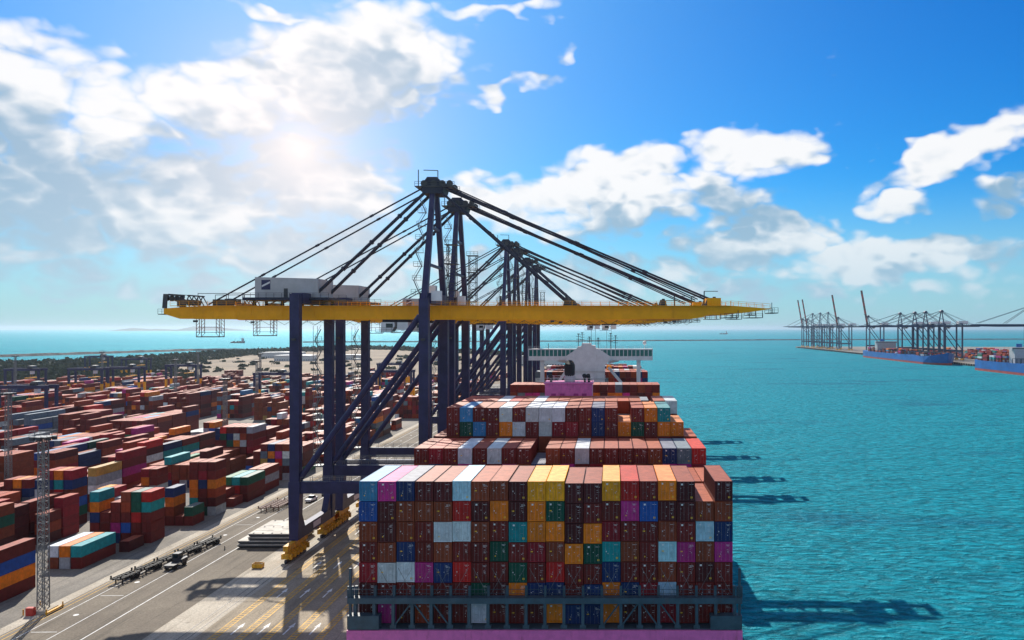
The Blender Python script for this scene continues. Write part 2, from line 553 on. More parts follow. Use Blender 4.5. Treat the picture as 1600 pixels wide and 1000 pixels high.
# ------------------------------------------------------------------ containers
PAL = {
    'maroon': (.150, .014, .012), 'dark maroon': (.082, .010, .012), 'brown': (.215, .042, .016), 'rust red': (.30, .042, .014), 'red': (.46, .014, .012),
    'crimson': (.26, .010, .020), 'magenta': (.44, .025, .20), 'orange': (.72, .185, .008), 'amber': (.80, .33, .010), 'white': (.56, .60, .62),
    'pale blue': (.36, .55, .66), 'steel blue': (.045, .23, .46), 'blue': (.018, .085, .36), 'navy': (.010, .030, .125), 'dark green': (.006, .075, .048),
    'green': (.035, .20, .085), 'teal': (.010, .28, .29), 'slate grey': (.135, .175, .215), 'grey': (.34, .36, .39), 'ochre': (.45, .27, .06),
}
ABBR = dict(M='maroon', D='dark maroon', B='brown', U='rust red', R='red', C='crimson', P='magenta', O='orange', A='amber', W='white', L='pale blue', S='steel blue', K='blue', N='navy', G='dark green', E='green', T='teal', Y='slate grey', H='grey', Q='ochre')


def roof_glare_col(c):
    """faded roof paint, with sun glare put into its paler colour"""
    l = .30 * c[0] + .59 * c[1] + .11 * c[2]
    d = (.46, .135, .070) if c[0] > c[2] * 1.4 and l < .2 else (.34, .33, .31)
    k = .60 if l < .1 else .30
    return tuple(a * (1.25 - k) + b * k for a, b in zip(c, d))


def corr_wall(m, p0, p1, z0, z1, depth, pitch=.28):
    """a corrugated upright wall from p0 to p1; grooves go to the right-hand side"""
    p0, p1 = Vector((p0[0], p0[1], 0)), Vector((p1[0], p1[1], 0))
    d = (p1 - p0)
    ln = d.length
    d.normalize()
    nrm = Vector((d.y, -d.x, 0))
    n = int(ln / pitch)
    pts = []
    for k in range(n):
        b = ln * k / n
        w = ln / n
        for fr, off in ((0, 0), (.30, 0), (.5, depth), (.80, depth)):
            pts.append(p0 + d * (b + fr * w) - nrm * off)
    pts.append(p1)
    for a, b in zip(pts[:-1], pts[1:]):
        m.quad((a.x, a.y, z0), (b.x, b.y, z0), (b.x, b.y, z1), (a.x, a.y, z1))


CW = 2.40
CH = 2.6


def container_meshes(L):
    w, h = CW / 2, CH
    ms = {}
    m = MB()
    corr_wall(m, (w - .03, .12), (w - .03, L - .12), .16, h - .10, .045)
    corr_wall(m, (-w + .03, L - .12), (-w + .03, .12), .16, h - .10, .045)
    corr_wall(m, (w - .12, L - .04), (-w + .12, L - .04), .16, h - .10, .045)
    for sx in (-1, 1):                      # posts and rails
        for y0, y1 in ((0, .14), (L - .14, L)):
            m.box(min(sx * w, sx * (w - .14)), max(sx * w, sx * (w - .14)), y0, y1, 0, h)
        m.box(min(sx * w, sx * (w - .07)), max(sx * w, sx * (w - .07)), .14, L - .14, .02, .17)
        m.box(min(sx * w, sx * (w - .07)), max(sx * w, sx * (w - .07)), .14, L - .14, h - .11, h - .012)
    for y0, y1 in ((0, .10), (L - .10, L)):
        m.box(-w + .14, w - .14, y0, y1, .02, .17)
        m.box(-w + .14, w - .14, y0, y1, h - .13, h - .012)
    m.quad((-w + .1, .1, .12), (-w + .1, L - .1, .12), (w - .1, L - .1, .12), (w - .1, .1, .12))
    ms['body'] = m.mesh('container_body', PAINT)
    m = MB()                                # roof sheet with shallow cross ribs
    n = int(L / .42)
    for k in range(n):
        a, b = .10 + (L - .2) * k / n, .10 + (L - .2) * (k + 1) / n
        c = (a + b) / 2
        m.quad((-w + .05, a, h - .035), (w - .05, a, h - .035), (w - .05, c, h - .012), (-w + .05, c, h - .012))
        m.quad((-w + .05, c, h - .012), (w - .05, c, h - .012), (w - .05, b, h - .035), (-w + .05, b, h - .035))
    ms['roof'] = m.mesh('roof', PAINT)
    for side, sg in (('dl', -1), ('dr', 1)):
        m = MB()
        x0, x1 = (-w + .16, -.012) if sg < 0 else (.012, w - .16)
        z0, z1 = .19, h - .15
        m.box(x0, x1, .09, .13, z0, z1)
        for zz in (z0, z0 + (z1 - z0) * .33, z0 + (z1 - z0) * .66, z1 - .12):       # pressed door ribs
            m.box(x0 + .001, x1 - .001, .065, .09, zz, zz + .12)
        m.box(x0, x0 + .10, .06, .09, z0, z1)
        m.box(x1 - .10, x1, .06, .09, z0, z1)
        ms[side] = m.mesh('door', PAINT)
        m = MB()
        for fx in (.27, .73):
            x = x0 + (x1 - x0) * fx
            m.tube((x, .02, .10), (x, .02, h - .06), .032, 5)
            for zz in (.22, .9, 1.75, h - .26):
                m.box(x - .07, x + .07, .01, .06, zz, zz + .07)
            m.box(x - .02 if fx < .5 else x - .34, x + .34 if fx < .5 else x + .02, -.03, .0, 1.12, 1.17)
        ms['b' + side] = m.mesh('locking_bar', PAINT)
    rng = random.Random(int(L * 10))
    ms['marks'] = []
    for var in range(14):
        m = MB()
        y = .055

        def q(x, z, ww, hh):
            m.quad((x, y, z), (x + ww, y, z), (x + ww, y, z + hh), (x, y, z + hh))
        m.cur = 0
        for k in range(rng.choice((1, 2, 2, 3))):
            q(.28 + .2 * rng.random(), h - .42 - k * .12, .30 + .3 * rng.random(), .04)
        for k in range(rng.choice((0, 2, 3, 5))):
            q(.40 + .15 * rng.random(), 1.7 - .3 * rng.random() - k * .10, .18 + .25 * rng.random(), .026)
        if rng.random() < .35:
            q(-.85 + .25 * rng.random(), h - .52, .26, .22)
        if rng.random() < .3:
            q(-.75, 1.25, .14, .14)
        for k in range(rng.choice((1, 2, 3))):
            q(-.9 + rng.random() * 1.6, .4 + rng.random() * 1.4, .08, .10)
        m.cur = 1
        if var % 3 == 0:
            q(.62, .36, .26, .24)
        if var in (1, 4, 8):
            q(-.82, 1.30, .34, .14)
        if var in (2, 5, 10):
            q(-.6, .62, .14, .16)
        ms['marks'].append(m.mesh('marking', [STICK_W, STICK_Y]))
    return ms


CM = {12.19: container_meshes(12.19), 6.06: container_meshes(6.06)}
NTH = ['', 'first', 'second', 'third', 'fourth', 'fifth', 'sixth', 'seventh', 'eighth', 'ninth', 'tenth', 'eleventh', 'twelfth', 'thirteenth', 'fourteenth', 'fifteenth', 'sixteenth', 'seventeenth', 'eighteenth', 'nineteenth', 'twentieth']
crng = random.Random(5)
n_cont = 0


def jitter(c):
    k = crng.uniform(.82, 1.18)
    return tuple(min(1, max(0, a * k * crng.uniform(.95, 1.05))) for a in c)


def container(cx, y, z, L, cname, label, group, h=CH, doors=True, marks=True, top=True):
    """a container whose door end faces -y, at bottom centre of that end"""
    global n_cont
    n_cont += 1
    ms = CM[L]
    c = jitter(PAL[cname])
    o = link('shipping_container', ms['body'], None, (cx, y, z))
    o.scale = (1, 1, h / CH)
    o.color = c + (1,)
    tag(o, label, 'container', group)
    r = link('roof', ms['roof'], o)
    r.color = (roof_glare_col(c) if top else c) + (1,)
    for d in ('dl', 'dr'):
        e = link('door', ms[d], o)
        e.color = c + (1,)
        if doors:
            lb = link('locking_bar', ms['b' + d], e)
            lb['kind'] = 'stuff'
            lb.color = tuple(.8 * a + .085 for a in c) + (1,)
    if marks:
        link('marking', ms['marks'][crng.randrange(14)], o)['kind'] = 'stuff'
    return o


class Mass:
    """many far containers as one mesh with a paint attribute"""
    def __init__(s):
        s.b, s.c, s.rc = [], [], []

    def add(s, cx, y, z, L, h, cname, w=CW, top=True):
        c = jitter(PAL[cname])
        s.b.append((cx - w / 2, cx + w / 2, y, y + L, z + .02, z + h - .02))
        s.c.append(c)
        s.rc.append(roof_glare_col(c) if top else c)

    def build(s, name, label):
        b = np.array(s.b)
        n = len(b)
        ix = np.array([[0, 2, 4], [1, 2, 4], [1, 3, 4], [0, 3, 4], [0, 2, 5], [1, 2, 5], [1, 3, 5], [0, 3, 5]])
        v = b[:, ix].reshape(-1, 3)
        fq = np.array([[0, 3, 2, 1], [4, 5, 6, 7], [0, 1, 5, 4], [1, 2, 6, 5], [2, 3, 7, 6], [3, 0, 4, 7]])
        f = (fq[None] + (np.arange(n) * 8)[:, None, None]).reshape(-1)
        me = bpy.data.meshes.new(name)
        me.vertices.add(n * 8)
        me.vertices.foreach_set('co', v.astype(np.float32).ravel())
        me.loops.add(n * 24)
        me.loops.foreach_set('vertex_index', f.astype(np.int32))
        me.polygons.add(n * 6)
        me.polygons.foreach_set('loop_start', np.arange(0, n * 24, 4, dtype=np.int32))
        me.update(calc_edges=True)
        me.shade_flat()
        at = me.attributes.new('paint', 'FLOAT_COLOR', 'FACE')
        cc = np.ones((n, 6, 4), np.float32)
        cc[:, :, :3] = np.array(s.c)[:, None, :]
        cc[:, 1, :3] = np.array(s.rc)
        at.data.foreach_set('color', cc.ravel())
        me.materials.append(PAINTS)
        o = link(name, me)
        return tag(o, label, 'containers', None, 'stuff')


# ------------------------------------------------------------------ the big ship being worked (axis along +y)
SX0, PITCH, DECK = -33.8, 2.505, 18.3
SCX = SX0 + PITCH * 10
GREST = 'containers aboard the pink ship'
ship_mass = Mass()


def colx(k):
    """centre of container column k = 1..20 counted from the quay side"""
    return SX0 + PITCH * (k - .5)


# stern stack: one string per column, top tier first; . = empty
STERN = ['SKBMCDD', 'PDDBWMP', 'NBBNWMD', 'DBMMPMU', 'DBWBNMM', 'LRWMRMM', 'BDBMMGW', 'BOMGMDM', 'DDTMGOM', 'AOOCMND',
         'AGOBRNO', 'DDDOMMN', 'DMOGMNN', 'AMCTNOO', 'RPMBMND', 'MKMMMCM', 'ODBLBLC', 'DDMPMMM', '.BLBDMM', 'DBNPMMM']
hs_rng = random.Random(11)
STERN_TOP = CAMZ - 20.4
for k, colr in enumerate(STERN, 1):
    z = STERN_TOP - 7 * 2.72 + (0 if k not in (12, 13) else -.28) + hs_rng.uniform(-.06, .06)
    if k == 20:
        z = STERN_TOP - 7 * 2.72
    for tier in range(7, 0, -1):
        ch = colr[tier - 1]
        h = 2.72
        if ch != '.':
            nm = ABBR[ch]
            topmost = tier == 1 or colr[tier - 2] == '.'
            container(colx(k) + hs_rng.uniform(-.02, .02), 104.0 + hs_rng.uniform(-.06, .06), z, 12.19, nm,
                      f'{nm} container, {NTH[tier]} tier down, {NTH[k]} column from quay, stern stack of ship', GREST, h=h - .06, top=topmost)
        z += h
# second visible bay, top tier
BAY2 = 'MCMWMWMM.BMWMMMMBNYR'
for k, ch in enumerate(BAY2, 1):
    ztop = CAMZ - 20.5
    if ch != '.':
        nm = ABBR[ch]
        container(colx(k), 133.0, ztop - 2.72, 12.19, nm, f'{nm} container, top tier, {NTH[k]} column from quay, bay right behind stern stack', GREST, h=2.70)
    for t_ in range(2, 7):
        ship_mass.add(colx(k), 133.0, ztop - 2.72 * t_, 12.19, 2.72, crng.choice(['maroon', 'brown', 'dark maroon', 'navy', 'crimson', 'magenta']))
B3 = ['.MSMMWMWWWMMNM.MOT..', '.MGSMOWMWCCMNMOGMOO.']
for ti, row in enumerate(B3):
    for k, ch in enumerate(row, 1):
        if ch != '.':
            nm = ABBR[ch]
            top = ti == 0 or B3[0][k - 1] == '.'
            container(colx(k), 147.5, CAMZ - 15.05 - 2.72 * (ti + 1), 12.19, nm, f'{nm} container, {NTH[ti + 1]} tier down, {NTH[k]} column from quay, tallest bay astern of funnel', GREST, h=2.70, top=top)
for k in range(1, 21):
    for t_ in range(3, 9):
        ship_mass.add(colx(k), 147.5, CAMZ - 15.05 - 2.72 * t_, 12.19, 2.72, crng.choice(['maroon', 'brown', 'dark maroon', 'brown']))
    for t_ in range(1, 6):
        ship_mass.add(colx(k), 118.5, CAMZ - 23.3 - 2.72 * t_, 12.19, 2.72, crng.choice(['maroon', 'brown', 'brown', 'dark maroon']))


def mass_bay(y, ztop, cols=range(1, 21), drop=.12, choices=None, tiers=4):
    for k in cols:
        zt = ztop - (2.72 if crng.random() < drop else 0)
        for t_ in range(1, tiers + 1):
            ship_mass.add(colx(k), y, zt - 2.72 * t_, 12.19, 2.70,
                          crng.choice(choices or ['maroon', 'maroon', 'brown', 'dark maroon', 'crimson', 'white', 'orange', 'navy', 'slate grey', 'magenta', 'rust red']))


mass_bay(162.0, CAMZ - 15.1, range(2, 20), .05, ['maroon', 'rust red', 'brown', 'white', 'brown', 'crimson'])
for y in (190, 204.5, 219, 233.5):
    mass_bay(y, CAMZ - 21.6, drop=.3)
mass_bay(259.5, CAMZ - 18.8, drop=.0, choices=['maroon', 'brown', 'maroon', 'dark maroon', 'magenta', 'orange', 'slate grey'])
for y in (274, 288.5, 303):
    mass_bay(y, CAMZ - 21.8, drop=.3)
mass_bay(345, CAMZ - 19.3, drop=.05)
for y, dz in ((359.5, 20.5), (374, 20), (388.5, 21), (403, 19.6), (417.5, 20.6), (432, 20.2), (446.5, 22.4)):
    mass_bay(y, CAMZ - dz, range(1, 21) if y < 430 else range(4, 18), .2)
ship_mass.build('stacked_containers', 'rows of mixed shipping containers stacked forward along the pink ship')

ship = thing('container_ship', 'huge pink hulled container ship loaded high alongside the quay', 'ship', (SCX, 102.0, 0))
hw = 26.0
m = MB()
stn = [(0, hw, 7.0), (4, hw, 2.0), (14, hw, -2), (330, hw, -4), (355, hw - 4, -4), (375, hw - 11, -4), (388, hw - 18, -4), (396, 1.0, -4)]
prev = None
for (yy, wd, zb) in stn:
    top = DECK if yy < 340 else DECK + (yy - 340) * .08
    lp = [(-wd * .86, yy, zb), (wd * .86, yy, zb), (wd, yy, zb + 4.0), (wd, yy, top), (-wd, yy, top), (-wd, yy, zb + 4.0)]
    if prev:
        m.hull(prev, lp)
    prev = lp
m.build('hull', PINK, ship)
m = MB()
m.box(-hw + .3, hw - .3, .3, 328, DECK + .01, DECK + .12)
m.build('deck', SHIPBLUE, ship)
m = MB()                                    # raised mooring corners at the stern
m.box(-hw + .05, -hw + 4.2, .05, 1.35, DECK + .1, DECK + 1.9)
m.build('bulwark', SHIPBLUE, ship)
m = MB()
m.box(hw - 4.2, hw - .05, .05, 1.35, DECK + .1, DECK + 1.9)
m.build('bulwark', SHIPBLUE, ship)
# lashing bridge across the stern
bz = CAMZ - 35.9
m = MB()
m.box(-hw, hw, .25, 1.35, bz - .38, bz + .38)
beam = m.build('lashing_beam', SHIPBLUE, ship)
m = MB()
m.rail((-hw, .3, bz + .38), (hw, .3, bz + .38), 1.15, 2.505, .035)
m.build('handrail', SHIPBLUE, beam)
for k in range(21):
    x = -PITCH * 10 + PITCH * k
    m = MB()
    m.box(x - .20, x + .20, .45, 1.0, DECK + .1, bz - .38)
    m.box(x - .17, x + .17, .9, 1.3, bz + .38, bz + 1.75)
    m.box(x - .42, x + .42, .46, .99, DECK + .1, DECK + .55)
    m.build('lashing_post', SHIPBLUE, ship)
for k, sgn in ((3, 1), (4, -1), (5, -1), (14, 1), (15, 1), (16, -1), (17, -1)):
    x = -PITCH * 10 + PITCH * (k - 1)
    a, b = (x + .2, DECK + .5), (x + PITCH - .2, bz - .45)
    if sgn < 0:
        a, b = (x + .2, bz - .45), (x + PITCH - .2, DECK + .5)
    m = MB()
    m.tube((a[0], .72, a[1]), (b[0], .72, b[1]), .13, 4)
    m.build('diagonal_brace', SHIPBLUE, ship)
m = MB()                                    # crossed lashing rods on the two lower tiers
for k in range(20):
    x = -PITCH * 10 + PITCH * k
    for a, b in ((.25, 2.2), (2.25, .3)):
        if crng.random() < .75:
            m.tube((x + a, 1.55, bz + .5), (x + b, 1.85, bz + 3.9), .025, 4)
m.build('lashing_rod', GALV, ship)
for x in (-hw + .3, hw - .3):
    m = MB()
    m.box(x - .15, x + .15, .5, .8, DECK + 1.9, bz + 4.2)
    m.box(x - .4, x + .4, .6, .9, DECK + 4.2, DECK + 5.6)
    m.build('corner_post', SHIPBLUE, ship)
# lashing bridges between the bays
for yb in (14.9, 29.4, 43.9, 58.4, 84, 156, 170.6):
    m = MB()
    for x in np.linspace(-25, 25, 11):
        m.box(x - .2, x + .2, yb - .3, yb + .3, DECK + .1, DECK + 12.0)
    for z in (4, 8, 12):
        m.box(-25.5, 25.5, yb - .55, yb + .55, DECK + z, DECK + z + .2)
    m.build('lashing_bridge', SHIPBLUE, ship)
# funnel casing
cy = 78.0
cz = CAMZ - 12.9
m = MB()
m.box(-6.6, 4.3, cy, cy + 9, DECK + .1, cz)
m.box(-6.9, 4.6, cy - .25, cy + 9.25, cz, cz + .25)
casing = m.build('funnel_casing', PINK, ship)
for x in (-4.6, -2.6, .6, 2.5):
    m = MB()
    m.box(x - .55, x + .55, cy - .12, cy + .02, cz - 3.9, cz - 2.2)
    m.build('louvre', PINKD, casing)
m = MB()
m.rail((-6.8, cy - .1, cz + .25), (4.5, cy - .1, cz + .25), 1.1, 1.6, .04)
m.rail((-6.8, cy + 9.1, cz + .25), (4.5, cy + 9.1, cz + .25), 1.1, 1.6, .04)
m.build('handrail', WHITE, casing)
m = MB()
for k in range(8):
    a = 2 * math.pi * k / 8
m.tube((-1.1, cy + 4.5, cz + .2), (-1.1, cy + 4.5, cz + 2.0), 1.25, 16)
m.build('funnel', GREYW, ship)
m = MB()
m.tube((-1.1, cy + 4.5, cz + 1.6), (-1.1, cy + 4.1, cz + 4.1), 1.22, 18, 1.28)
m.tube((-1.1, cy + 4.1, cz + 4.1), (-1.1, cy + 3.6, cz + 4.9), 1.28, 18, .9)
m.build('exhaust', BLACK, ship)
for x in (-5.4, 2.6, 3.5):
    m = MB()
    m.tube((x, cy + 3, cz + .2), (x, cy + 3, cz + 1.3), .32, 10)
    m.tube((x, cy + 3, cz + 1.3), (x - .2, cy + 2.4, cz + 1.9), .42, 10, .5)
    m.build('vent_cowl', BLACK, ship)
# bridge house
by = 225.0
bt = CAMZ - 8.6          # bridge deck roof
m = MB()
m.prof([(-8.6, DECK), (6.0, DECK), (6.0, bt - 7.0), (8.2, bt - 5.01), (8.2, bt - 3.2), (3.6, bt - .1), (2.2, bt + .1), (2.0, bt + 1.3), (.4, bt + 1.4), (.2, bt + 2.3), (-3.6, bt + 2.3), (-3.8, bt + 1.0), (-5.4, bt + .8), (-5.8, bt - .1), (-10.4, bt - 3.2), (-10.4, bt - 5.01), (-8.6, bt - 7.0)], by, by + 9)
tower = m.build('bridge_tower', WHITE, ship)
m = MB()
m.box(-26.3, 26.3, by + 2.0, by + 7.0, bt - 5.0, bt - 3.2)
m.box(-26.4, 26.4, by + 1.9, by + 7.1, bt - .5, bt - .1)
m.box(-26.2, 26.2, by + 6.7, by + 6.95, bt - 3.2, bt - .5)
for k in range(31):
    x = -26.2 + 52.4 * k / 30
    m.box(x - .14, x + .14, by + 2.05, by + 2.35, bt - 3.2, bt - .5)
m.build('bridge_wing', WHITE, ship)
for zz in (bt - 9.5, bt - 12.5):
    m = MB()
    m.box(-9.0, 6.4, by - .5, by - .01, zz, zz + .18)
    m.rail((-9.0, by - .45, zz + .18), (6.4, by - .45, zz + .18), 1.1, 1.5, .04)
    for x in (-6.5, -2.5, 3.0):
        m.box(x - .45, x + .45, by - .06, by - .01, zz + .2, zz + 2.1)
    m.build('gallery', WHITE, tower)
for k in range(30):
    x = -26.2 + 52.4 * k / 30
    m = MB()
    m.box(x + .16, x + 1.59, by + 2.15, by + 2.22, bt - 2.2, bt - .55)
    m.box(x + .16, x + 1.59, by + 2.12, by + 2.25, bt - 3.19, bt - 2.2)
    m.build('window_pane', GLASSG, ship)
for x in (-20.6, 20.4):
    m = MB()
    m.box(x - .8, x + .8, by + 3, by + 5, DECK + .1, bt - 5)
    m.build('wing_post', WHITE, ship)
for a, b in (((-9.4, bt - 8), (-17, DECK + 12)), ((7.5, bt - 8), (17, DECK + 12)), ((-9.4, bt - 6), (-14, bt - 4.9)), ((7.5, bt - 6), (12, bt - 4.9))):
    m = MB()
    m.tube((a[0], by + 4, a[1]), (b[0], by + 4, b[1]), .8, 4)
    m.build('wing_strut', WHITE, ship)
for x, hh in ((-5.2, 6), (-3.6, 5), (8.5, 6.2), (10.6, 5.2), (3.2, 4.2), (-18, 2.2), (23, 1.5), (-.5, 3.2)):
    m = MB()
    z = bt + (1.5 if -4 < x < 1 else 0)
    m.tube((x, by + 4, z - .2), (x, by + 4, z + hh), .13, 6)
    if hh > 3:
        for zz in (.45, .65, .85):
            m.box(x - 1.0, x + 1.0, by + 3.9, by + 4.1, z + hh * zz, z + hh * zz + .16)
        m.box(x - .5, x + .5, by + 3.6, by + 4.4, z + hh, z + hh + .35)
    if x == 23:
        for i in range(6):
            a0, a1 = math.pi * i / 6 - math.pi / 2, math.pi * (i + 1) / 6 - math.pi / 2
            m.tube((x, by + 4, z + hh + .9 + .9 * math.sin(a0)), (x, by + 4, z + hh + .9 + .9 * math.sin(a1)), .9 * math.cos(a0) + .01, 12, .9 * math.cos(a1) + .01)
    m.build('mast', WHITE if x == 23 else STEEL, ship)
m = MB()
m.rail((-26.2, by + 2, bt - .1), (26.2, by + 2, bt - .1), 1.1, 2.4, .05)
m.build('handrail', WHITE, tower)


# ------------------------------------------------------------------ quay cranes
def make_crane(label, group, navy=NAVY, girder=YELLOW, stay=STAY, raised=False, detail=True, boomstripe=None, apex=93.0, trolley=-9.0, out=85.0):
    """origin under the waterside rail, boom along +x over the water, rails along y"""
    g = thing('quay_crane', label, 'crane', (0, 0, 0), 0, group)
    LX, HY = -30.6, 11.0
    zb, zt = 56.6, 60.0
    # legs
    for x, ztop in ((LX, 62.6), (0.0, 61.5)):
        for sy in (-1, 1):
            m = MB()
            y = sy * HY
            def lp(z, wx, wy, dy=0.0):
                return [(x - wx, y + dy - wy, z), (x + wx, y + dy - wy, z), (x + wx, y + dy + wy, z), (x - wx, y + dy + wy, z)]
            m.hull(lp(4.2, 1.05, 1.0, sy * .3), lp(15.0, 1.35, 1.15))
            m.hull(lp(15.0, 1.35, 1.15), lp(18.0, 1.35, 1.1))
            m.hull(lp(18.0, 1.12, 1.0), lp(ztop, 1.12, .95))
            m.build('leg', navy, g)
            # gusset towards the sill beam
            m = MB()
            m.hull([(x - .8, y - sy * 1.0, 6.6), (x + .8, y - sy * 1.0, 6.6), (x + .8, y - sy * 1.0, 11.5), (x - .8, y - sy * 1.0, 11.5)],
                   [(x - .8, y - sy * 3.6, 6.6), (x + .8, y - sy * 3.6, 6.6), (x + .8, y - sy * 3.6, 6.7), (x - .8, y - sy * 3.6, 6.7)])
            m.build('gusset', navy, g)
            # bogies
            b = MB()
            b.box(x - .55, x + .55, y - 5.9, y + 5.9, 2.9, 4.1)
            for yy in (-5.0, -3.0, -1.0, 1.0, 3.0, 5.0):
                b.box(x - .7, x + .7, y + yy - .85, y + yy + .85, 1.1, 2.4)
                b.box(x - .4, x + .4, y + yy - .35, y + yy + .35, 2.4, 3.0)
                b.box(x + .7, x + 1.25, y + yy - .5, y + yy + .3, .9, 2.1)
                b.box(x - 1.25, x - .7, y + yy - .3, y + yy + .5, .9, 2.1)
            bo = b.build('bogie', BOGIE, g)
            if detail:
                for yy in (-5.5, -4.5, -3.5, -2.5, -1.5, -.5, .5, 1.5, 2.5, 3.5, 4.5, 5.5):
                    w = MB()
                    w.tube((x - .28, y + yy, .47), (x + .28, y + yy, .47), .45, 12)
                    w.build('wheel', STEEL, bo)
    for x in (LX, 0.0):
        m = MB()
        m.box(x - .9, x + .9, -HY - 1.0, HY + 1.0, 4.1, 6.6)
        sb = m.build('sill_beam', navy, g)
        if detail:
            m = MB()
            m.box(x - .93, x + .93, -2.4, 2.4, 4.7, 6.1)
            m.build('name_plate', STICK_W, sb)
    for sy in (-1, 1):
        m = MB()
        m.box(LX + 1.36, -1.36, sy * HY - .8, sy * HY + .8, 15.2, 18.0)
        pb = m.build('portal_beam', navy, g)
        if detail:
            m = MB()
            m.rail((LX + 1.4, sy * HY - .75, 18.0), (-1.4, sy * HY - .75, 18.0), 1.1, 2.2, .05)
            m.rail((LX + 1.4, sy * HY + .75, 18.0), (-1.4, sy * HY + .75, 18.0), 1.1, 2.2, .05)
            m.build('handrail', GALV, pb)
        m = MB()
        m.tube((LX + 1.0, sy * HY, 18.6), (-1.0, sy * HY, 57.4), .72, 10)
        m.build('diagonal_brace', navy, g)
    # cross beams over the girder
    for x, z in ((LX, 60.4), (0.0, 60.4)):
        m = MB()
        m.box(x - 1.4, x + 1.4, -HY + .96, HY - .96, z, z + 2.5)
        m.build('top_cross_beam', navy, g)
    # girder: twin box, and boom beyond the hinge
    for sy in (-1, 1):
        y0, y1 = (sy * 3.4 - .75, sy * 3.4 + .75)
        m = MB()
        m.prof([(-66.0, zb + 1.4), (-62.0, zb + .15), (-20, zb), (2.0, zb), (2.0, zt), (-52, zt), (-60, zt - .25), (-66.0, zt - .7)], y0, y1)
        m.build('girder', girder, g)
        if not raised:
            m = MB()
            m.prof([(2.05, zb), (40, zb - .15), (64.5, zb + .35), (67.4, zb + .75), (68.2, zb + 1.3), (78, zb + 1.7), (out - 1, zb + 2.55), (out - 1, zt - .75), (74.5, zt), (2.05, zt)], y0, y1)
            bm_ = m.build('boom', girder, g)
        else:
            a = R(80)
            ca, sa = math.cos(a), math.sin(a)
            nseg = 9
            for k in range(nseg):
                m = MB()
                l0, l1 = 78.0 * k / nseg, 78.0 * (k + 1) / nseg
                m.hull([(2 + l0 * ca, y0, zt + l0 * sa), (2 + l0 * ca, y1, zt + l0 * sa), (2 + l0 * ca - 1.9 * sa, y1, zt + l0 * sa + 1.9 * ca), (2 + l0 * ca - 1.9 * sa, y0, zt + l0 * sa + 1.9 * ca)],
                       [(2 + l1 * ca, y0, zt + l1 * sa), (2 + l1 * ca, y1, zt + l1 * sa), (2 + l1 * ca - 1.9 * sa, y1, zt + l1 * sa + 1.9 * ca), (2 + l1 * ca - 1.9 * sa, y0, zt + l1 * sa + 1.9 * ca)])
                m.build('boom_section', boomstripe[k % 2], g)
    m = MB()
    for x in list(np.arange(-62, 2, 7.9)) + ([] if raised else list(np.arange(6, out - 3, 7.9))):
        m.box(x - .3, x + .3, -2.64, 2.64, zt - 1.0, zt - .4)
    m.build('cross_tie', girder, g)
    if detail:
        for sy in (-1, 1):
            m = MB()
            yy = sy * 4.75
            m.box(-64, 74, min(sy * 4.16, sy * 5.0), max(sy * 4.16, sy * 5.0), zt - .12, zt)
            m.rail((-64, sy * 4.9, zt), (74, sy * 4.9, zt), 1.1, 2.3, .05)
            m.rail((74, sy * 3.9, zt), (out - 1.2, sy * 3.9, zt - .75), 1.2, 1.8, .05)
            m.build('walkway', YELLOW, g)
    # A-frame above the waterside legs
    ah = apex - 4.5
    for sy in (-1, 1):
        m = MB()
        m.tube((0, sy * (HY - .2), 61.0), (0, sy * 2.1, ah), 1.05, 4, .85)
        m.build('a_frame_leg', navy, g)
    m = MB()
    m.prof([(-2.4, ah - .6), (2.4, ah - .6), (3.0, ah + 1.3), (1.2, apex - 1.0), (-1.2, apex - 1.0), (-2.6, ah + 1.6)], -3.2, 3.2)
    m.build('apex_head', stay, g)
    if detail:
        m = MB()
        m.box(-4.2, 5.6, -3.6, 3.6, ah + 1.0, ah + 1.2)
        m.rail((-4.2, -3.5, ah + 1.2), (5.6, -3.5, ah + 1.2), 1.1, 1.6, .05)
        m.rail((-4.2, 3.5, ah + 1.2), (5.6, 3.5, ah + 1.2), 1.1, 1.6, .05)
        m.tube((-3.4, -3, ah + 1.2), (-3.4, -3, apex + .8), .12, 4)
        m.tube((1.0, -1, ah + 2), (1.0, -1, apex + 1.0), .12, 4)
        m.tube((1.0, -1, apex + 1.0), (-2.6, -1, apex + 1.1), .12, 4)
        for x in (-2, .4, 2.6, 4.4):
            m.tube((x, -3.3, ah + 1.9), (x, -2.7, ah + 1.9), .8, 10)
            m.tube((x, 2.7, ah + 1.9), (x, 3.3, ah + 1.9), .8, 10)
        m.build('apex_platform', STEEL, g)
    for z in (70.0, 79.5):
        m = MB()
        f = (z - 61) / (ah - 61)
        hy = (HY - .2) * (1 - f) + 2.1 * f
        m.tube((0, -hy, z), (0, hy, z), .45, 4)
        m.build('a_frame_tie', navy, g)
